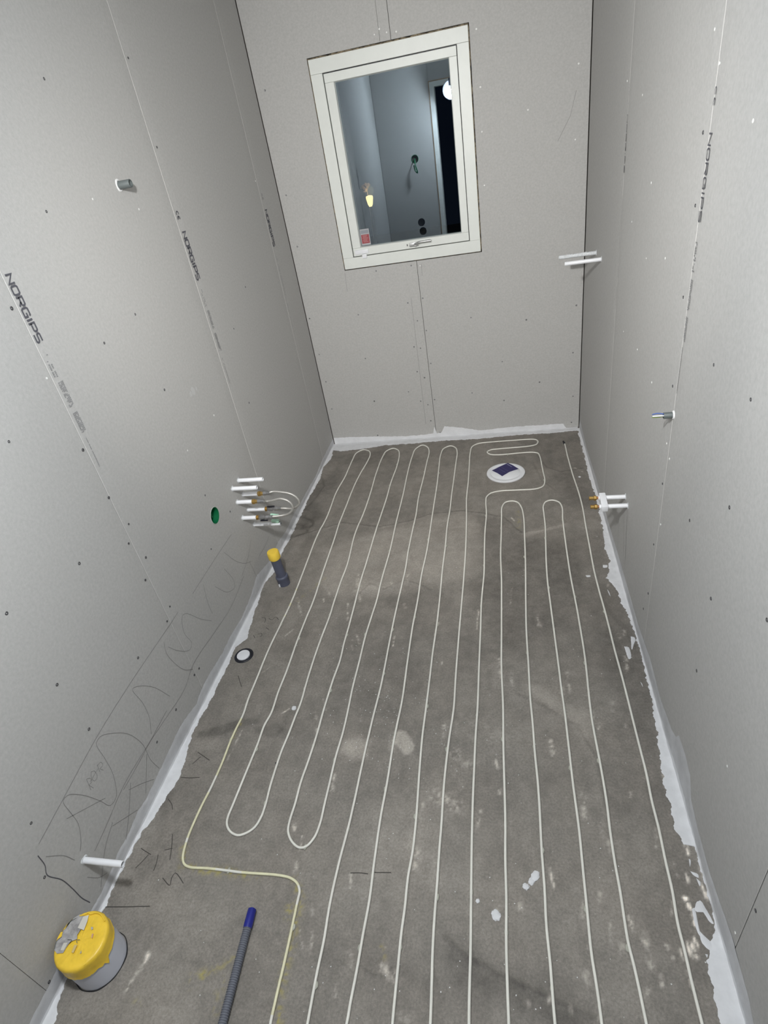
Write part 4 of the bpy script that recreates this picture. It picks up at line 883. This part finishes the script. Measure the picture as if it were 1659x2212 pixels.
bm = bmesh.new(); tube(bm, catmull([b_ + a * (L - .004) + Vector((0, -.006, .016)), b_ + a * (L + .006) + Vector((0, -.004, .008)), b_ + a * L + Vector((0, 0, -.004))], .003), .002, 8); obj('tie', bm, m_grey, pg)
def on_y(px, y): return hit(px[0], px[1], 1, y)
ch = lambda x, y: (480 + x * .12055, 1010 + y * .12055)
# hoses bulge out from the wall and loop down
H1 = [tuple(h1a)] + [tuple(on_y(ch(*p), 1.985)) for p in [(900, 432), (1100, 445), (1220, 470), (1310, 520), (1370, 590), (1375, 650), (1320, 705), (1230, 735), (1130, 730)]] + [tuple(h1b)]
H2 = [tuple(h2a)] + [tuple(on_y(ch(*p), 1.925)) for p in [(800, 605), (900, 590), (1010, 562), (1090, 565), (1180, 600), (1250, 670), (1262, 750), (1200, 820), (1110, 852)]] + [tuple(h2b)]
for Hh, lb in ((H1, 'outer flexible steel hose looping between the upper pipe stub and a valve'), (H2, 'inner flexible steel hose looping down into the pale green sleeve')):
    t = thing('flexible_hose', lb, 'hose', Hh[0], 'steel hoses between the pipe stubs'); P = catmull(Hh, .003)
    bm = bmesh.new(); tube(bm, P, .005, 10, radii=[.0049 + .0005 * (i % 2) for i in range(len(P))]); obj('braided_hose', bm, m_braid, t)
    if Hh is H2:
        a0, a1 = on_y(ch(1015, 868), 1.925), on_y(ch(868, 850), 1.925); bm = bmesh.new(); d = Vector(a1 - a0); lathe(bm, a0, d, [(0, .0045), (0, .0078), (d.length * .9, .0085), (d.length, .007), (d.length, .0045)], 18); obj('sleeve', bm, m_mint, t)
        bm = bmesh.new()
    else: bm = bmesh.new()
    bm.free()
    for e_ in (P[0], P[-1]):
        bm = bmesh.new(); lathe(bm, Vector(e_) - Vector((.004, 0, 0)), (1, 0, 0), [(0, 0), (0, .0078), (.012, .0078), (.012, 0)], 16); obj('crimp_ferrule', bm, m_steel, t)
stub((182, 1858), (268, 1858), 'single white open pipe stub low on the left wall above the taped waste pipe', r=.0083, group=None)
# upper pair at the right wall
stub((1299, 560), (1220, 572), 'smooth white pipe high on the right wall, lower of the pair in the far corner', r=.0083, wallf=rt, sgn=-1, group='white pipes high in the far right corner')
t, b_, a, L = stub((1288, 546), (1207, 556), 'white pipe crusted with plaster, upper of the pair in the far corner', r=.0083, wallf=rt, sgn=-1, m=m_whited, group='white pipes high in the far right corner')
bm = bmesh.new()
for i in range(26):
    r = bmesh.ops.create_icosphere(bm, subdivisions=1, radius=rng.uniform(.002, .0045)); c = b_ + a * rng.uniform(.01, L - .005) + Vector((0, rng.uniform(-.005, .005), .0075))
    for v in r['verts']: v.co = c + Vector((v.co.x * 1.6, v.co.y, v.co.z * .6))
o = obj('plaster_crust', bm, m_fill, t); o['kind'] = 'stuff'
# lower pair with brass ends and a clip
GB = 'white pipes with brass ends low on the right wall'
tips = []
for bp_, mid, tp_, lb in [((1351, 1073), (1292, 1075), (1274, 1077), 'white brass-ended pipe low on the right wall, the farther one above in the clip'), ((1356, 1092), (1294, 1095), (1277, 1097), 'white brass-ended pipe low on the right wall, the nearer one below in the clip')]:
    b0 = rt(*bp_); b0[2] = (.359 + .343) / 2 + (b0[2] - .351) * .3; b0 = rt(*bp_)
    t, b_, a, L = stub(bp_, mid, lb, r=.0085, wallf=rt, sgn=-1, group=GB, open_=False)
    Lt = abs(reach(b_, *tp_, 0)) ; tips.append((b_, L))
    bm = bmesh.new(); lathe(bm, b_ + a * (L - .006), a, [(0, 0), (0, .005), (.002, .0055), (.012, .0055), (.012, 0)], 16); obj('copper_tube', bm, m_copper, t)
    bm = bmesh.new(); lathe(bm, b_ + a * (L + .004), a, [(0, 0), (0, .0062), (.004, .0100), (.012, .0100), (.014, .0070), (Lt - L - .004 + .002, .0078), (Lt - L - .004 + .003, .006), (Lt - L - .004 + .003, 0)], 6); obj('brass_end', bm, m_brass, t, smooth=False)
clip = thing('pipe_clip', 'white plastic spacer clip joining the two brass-ended pipes on the right', 'pipe clip', (tips[0][0] - Vector((.09, 0, 0))))
cxm = tips[0][0].x - .083
p1, p2 = tips[0][0], tips[1][0]; dd = (p2 - p1).normalized()
bm = bmesh.new(); box(bm, (-.012, -(p2 - p1).length / 2 - .016, -.0125), (.012, (p2 - p1).length / 2 + .016, .0125), .003)
ang = math.atan2(dd.z, dd.y); bmesh.ops.rotate(bm, verts=bm.verts, matrix=Matrix.Rotation(ang, 3, 'X'))
bmesh.ops.translate(bm, verts=bm.verts, vec=Vector((cxm, (p1.y + p2.y) / 2, (p1.z + p2.z) / 2))); obj('clip_body', bm, m_white, clip)

# ------------------------------------------------------------------ grey cable stubs
b0 = lf(256.5, 400.5); r = .0115
t = thing('conduit_stub', 'short dark grey conduit stub high on the left wall', 'conduit', b0); bm = bmesh.new(); hollow(bm, Vector(b0) - Vector((.02, 0, 0)), (1, 0, 0), .02 + .042, r, .002); obj('conduit', bm, m_grey, t)
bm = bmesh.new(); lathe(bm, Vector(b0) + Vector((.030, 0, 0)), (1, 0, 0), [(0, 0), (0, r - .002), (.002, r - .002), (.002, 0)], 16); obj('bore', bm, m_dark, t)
bm = bmesh.new(); lathe(bm, b0, (1, 0, 0), [(-.001, r + .005), (.002, r + .004), (.003, r), (-.001, r)], 24, wob=lambda g, d: 1 + .12 * math.sin(2 * g)); obj('sealant_ring', bm, m_dust, t)
b0 = rt(1454.5, 896.5)
L = abs(reach(b0, 1433, 895, 0)); Lw = abs(reach(b0, 1409, 893, 0))
t = thing('cable_outlet', 'short grey conduit with bare coloured wire ends sticking out of the right wall', 'cable outlet', b0)
bm = bmesh.new(); hollow(bm, Vector(b0) + Vector((.02, 0, 0)), (-1, 0, 0), .02 + L, .0085, .0015); obj('conduit', bm, m_grey, t)
bm = bmesh.new(); lathe(bm, b0, (-1, 0, 0), [(-.001, .0120), (.0018, .0112), (.003, .0085), (-.001, .0085)], 24); obj('sealant_ring', bm, m_dust, t)
for m_, dy, dz, nm in ((m_wirebl, .004, .0045, 'blue'), (m_white, -.002, .0008, 'white'), (m_wiregy, .002, -.003, 'green and yellow')):
    bm = bmesh.new(); P = [Vector(b0) + Vector((-.6 * L, dy * .6, dz * .6)), Vector(b0) + Vector((-L, dy * .8, dz * .8)), Vector(b0) + Vector((-(L + Lw) / 2, dy, dz * 1.3)), Vector(b0) + Vector((-Lw, dy * .6, dz * 1.0))]
    tube(bm, catmull(P, .003), .0018, 8); o = obj('wire', bm, m_, t); o['label'] = nm + ' wire end'

# ------------------------------------------------------------------ window
win = None
bm = bmesh.new()
def frame_ring(bm, x0, x1, z0, z1, w_, y0, y1, wt=None, wb=None, bev=.0015, wr_=None):
    wt = wt or w_; wb = wb or w_; wr_ = wr_ or w_
    box(bm, (x0, y0, z1 - wt), (x1, y1, z1), bev); box(bm, (x0, y0, z0), (x1, y1, z0 + wb), bev)
    box(bm, (x0, y0, z0 + wb + .0004), (x0 + w_, y1, z1 - wt - .0004), bev); box(bm, (x1 - wr_, y0, z0 + wb + .0004), (x1, y1, z1 - wt - .0004), bev)
FX0, FX1, FZ0, FZ1 = .2885, 1.0370, 1.0705, 2.0035
frame_ring(bm, FX0, FX1, FZ0, FZ1, .0575, D - .004, D + .13, wt=.058, wb=.056, wr_=.0535)
win = obj('window_1', bm, m_frame, None, smooth=False); win['kind'] = 'structure'
# shadow groove between frame and sash
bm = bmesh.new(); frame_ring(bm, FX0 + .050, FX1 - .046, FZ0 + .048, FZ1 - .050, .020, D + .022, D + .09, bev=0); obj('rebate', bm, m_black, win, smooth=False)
SX0, SX1, SZ0, SZ1 = .3505, .9800, 1.1305, 1.9410
bm = bmesh.new(); frame_ring(bm, SX0, SX1, SZ0, SZ1, .044, D + .000, D + .075, wt=.036, wb=.040, wr_=.036)
sash = obj('sash', bm, m_frame, win, smooth=False)
# bevelled glazing bead
bm = bmesh.new(); gx0, gx1, gz0, gz1 = SX0 + .044, SX1 - .036, SZ0 + .040, SZ1 - .036
O = [(gx0, gz0), (gx1, gz0), (gx1, gz1), (gx0, gz1)]; k = .004
A = [bm.verts.new((x, D + .004, z)) for x, z in O]; B = [bm.verts.new((x + (k if i in (0, 3) else -k), D + .020, z + (k if i < 2 else -k))) for i, (x, z) in enumerate(O)]
for i in range(4): bm.faces.new((A[i], A[(i + 1) % 4], B[(i + 1) % 4], B[i]))
obj('glazing_bead', bm, m_frame, sash, smooth=False)
bm = bmesh.new(); box(bm, (gx0 - .004, D + .0165, gz0 - .004), (gx1 + .004, D + .0185, gz1 + .004)); obj('pane', bm, m_glass, sash, smooth=False)
# handle, latch block
hx0, hx1 = .663, .783; hz = 1.149
bm = bmesh.new(); box(bm, (hx0, D - .012, hz - .009), (hx0 + .050, D, hz + .010), .003); lathe(bm, (hx0 + .034, D - .010, hz), (0, -1, 0), [(0, .009), (.010, .009), (.014, .006), (.014, 0)], 20)
hd = obj('handle', bm, m_handle, win)
bm = bmesh.new(); tube(bm, catmull([(hx0 + .030, D - .018, hz + .000), (hx0 + .052, D - .030, hz + .010), (hx0 + .075, D - .032, hz + .012), (hx1, D - .032, hz + .012)], .004), .0055, 12); obj('grip', bm, m_handle, hd)
bm = bmesh.new(); box(bm, (hx0 - .014, D - .003, hz - .004), (hx0 - .010, D, hz + .006)); obj('screw_cap', bm, m_black, hd)
bm = bmesh.new(); box(bm, (.360, D - .007, 1.139), (.436, D + .001, 1.160), .002); lt = obj('hinge_cover', bm, m_white, win)
bm = bmesh.new(); box(bm, (.398, D - .012, 1.116), (.424, D - .003, 1.138), .002); obj('hinge_pin', bm, m_white, lt)
# sticker on the glass
def gpt(p): return hit(p[0], p[1], 1, D + .0155)
cs_ = lambda x, y: (700 + x * .15672, 450 + y * .15672)
q = [gpt(cs_(*p)) for p in [(490, 292), (612, 278), (648, 498), (522, 515)]]
sx0 = (q[0][0] + q[3][0]) / 2; sx1 = (q[1][0] + q[2][0]) / 2; sz1 = (q[0][2] + q[1][2]) / 2; sz0 = (q[2][2] + q[3][2]) / 2; w_s = sx1 - sx0; h_s = sz1 - sz0
bm = bmesh.new(); box(bm, (sx0, D + .0155, sz0), (sx1, D + .0162, sz1)); st = obj('sticker', bm, mat('sticker_white', (.38, .38, .40), .5), sash, smooth=False)
bm = bmesh.new(); box(bm, (sx0 + .07 * w_s, D + .0150, sz0 + .11 * h_s), (sx1 - .07 * w_s, D + .0156, sz0 + .66 * h_s)); obj('red_panel', bm, m_red, st, smooth=False)
bm = bmesh.new(); box(bm, (sx0 + .07 * w_s, D + .0150, sz0 + .73 * h_s), (sx1 - .07 * w_s, D + .0156, sz0 + .93 * h_s)); obj('grey_panel', bm, m_sgrey, st, smooth=False)
bm = bmesh.new()
for i in range(6):
    z = sz0 + (.58 - i * .075) * h_s; box(bm, (sx0 + (.2 + .05 * (i % 2)) * w_s, D + .0146, z), (sx1 - (.2 + .07 * ((i + 1) % 3)) * w_s, D + .0151, z + .030 * h_s))
obj('printed_lines', bm, m_pinkp, st, smooth=False)
# ragged foam in the gap round the frame
bm = bmesh.new()
def rag(ax, a0, a1, fixed, wd, seed):
    n = int((a1 - a0) / .006); prev = None
    for i in range(n + 1):
        t = a0 + (a1 - a0) * i / n; o1 = wd * (.75 + .5 * nf(t * 45, seed)); y1 = D + .001 + .006 * n1(t * 30, seed)
        pa = (t, y1, fixed) if ax == 0 else (fixed, y1, t); pb = (t, D + .004, fixed + o1) if ax == 0 else (fixed + o1, D + .004, t)
        cur = (bm.verts.new(pa), bm.verts.new(pb), bm.verts.new((pb[0], D + .03, pb[2])))
        if prev: bm.faces.new((prev[0], cur[0], cur[1], prev[1])); bm.faces.new((prev[1], cur[1], cur[2], prev[2]))
        prev = cur
rag(0, FX0 - .004, FX1 + .003, FZ1 - .001, .009, 1); rag(1, FZ0, FZ1, FX0 + .001, -.0075, 2); rag(1, FZ0, FZ1, FX1 - .001, .006, 3); rag(0, FX0, FX1, FZ0 + .001, -.0045, 4)
obj('gap_foam', bm, m_foam, win, smooth=False)

# ------------------------------------------------------------------ reveal outside, garden lamp in the dark
d = ray(799, 434)
LP = CAM + d * (9.0 / np.linalg.norm(d)); 
gl_ = thing('garden_lamp', 'warm yellow lamp glowing in the dark outside the window', 'lamp', (LP[0], LP[1], -.3))
bm = bmesh.new(); lathe(bm, (LP[0], LP[1], LP[2] - .07), (0, 0, 1), [(0, 0), (0, .02), (.03, .035), (.11, .05), (.13, .045), (.14, 0)], 20); obj('lamp_glass', bm, m_warm, gl_)
bm = bmesh.new(); tube(bm, [(LP[0], LP[1] + .02, -.3), (LP[0], LP[1] + .02, LP[2] - .07)], .02, 10); obj('post', bm, m_black, gl_)
light('garden_lamp_light', 'POINT', (LP[0] + .02, LP[1] - .02, LP[2] + .12), 1.2, (1.0, .65, .30), shadow_soft_size=.06)
sh = thing('shrub', 'bare brown shrub lit by the warm lamp outside the window', 'shrub', (LP[0] - .05, LP[1] + .12, -.3))
bm = bmesh.new(); rs = random.Random(3)
def twig(p, d, L, r, k):
    q = p + d * L; tube(bm, [p, (p + q) / 2 + Vector((rs.uniform(-.01, .01), 0, rs.uniform(-.01, .01))), q], r, 5)
    if k > 0:
        for _ in range(3): twig(q, (d + Vector((rs.uniform(-.8, .8), rs.uniform(-.8, .8), rs.uniform(-.3, .6)))).normalized(), L * .65, r * .65, k - 1)
sx_, sy_ = LP[0] - .05, LP[1] + .12
tube(bm, [(sx_, sy_, -.3), (sx_ + .01, sy_, LP[2] + .12)], .006, 6)
for _ in range(7): twig(Vector((sx_ + .01, sy_, LP[2] + .12)), Vector((rs.uniform(-.9, .9), rs.uniform(-.9, .9), rs.uniform(.0, 1))).normalized(), .045, .006, 3)
obj('branches', bm, m_wood, sh)
bm = bmesh.new(); box(bm, (-8, D + .6, -.36), (8, 16, -.3)); g = struct('floor', bm, mat('night_ground', (.05, .045, .04), .9))

# ------------------------------------------------------------------ work lamp, boxes and cable on the wall behind the camera
wl = thing('work_lamp', 'bright white bulb hanging by the doorway, mirrored in the window glass', 'lamp', (LAMP.x, LAMP.y, LAMP.z))
bm = bmesh.new(); lathe(bm, LAMP + Vector((0, 0, .046)), (0, 0, 1), [(0, 0), (0, .018), (.03, .020), (.055, .019), (.062, .008), (.075, .006), (.075, 0)], 28); obj('socket', bm, m_black, wl)
bm = bmesh.new(); lathe(bm, LAMP - Vector((0, 0, .035)), (0, 0, 1), [(0, 0), (.004, .018), (.025, .03), (.05, .022), (.08, .014), (.08, 0)], 28); obj('bulb', bm, m_led, wl)
bk_ = Vector((0, -1, .45)).normalized()
bm = bmesh.new(); lathe(bm, LAMP, bk_, [(.045, .080), (.062, .070), (.070, .055), (.078, .02), (.080, 0), (.077, 0), (.075, .02), (.067, .054), (.060, .067), (.044, .078)], 36); obj('added_back_shield', bm, m_black, wl)  # unseen plate added to hold the bulb's light off the wall behind
bm = bmesh.new(); tube(bm, catmull([LAMP + Vector((0, 0, .12)), LAMP + Vector((.004, -.01, .25)), (LAMP.x, LAMP.y, H - .002)], .02), .004, 8); obj('power_cord', bm, m_black, wl)
for (x, z, kd), lb in zip(BX, ['round box with a hanging green cable on the wall beside the doorway', 'upper of two round boxes low beside the doorway', 'lower of two round boxes low beside the doorway']):
    t = thing('junction_box', lb, 'junction box', (x, YR, z)); jbox(t, (x, YR, z), (0, 1, 0), m_green if kd == 'green' else m_black, .0345)
hc_ = thing('hanging_cable', 'green cable dangling from the round box beside the doorway', 'cable', (BX[0][0], YR, BX[0][1]))
bm = bmesh.new(); x, z = BX[0][0], BX[0][1]
tube(bm, catmull([(x, YR - .03, z), (x, YR + .03, z - .01), (x + .01, YR + .07, z - .06), (x + .02, YR + .06, z - .12), (x, YR + .05, z - .10), (x - .01, YR + .05, z - .05)], .01), .006, 8); obj('cable', bm, m_green, hc_)
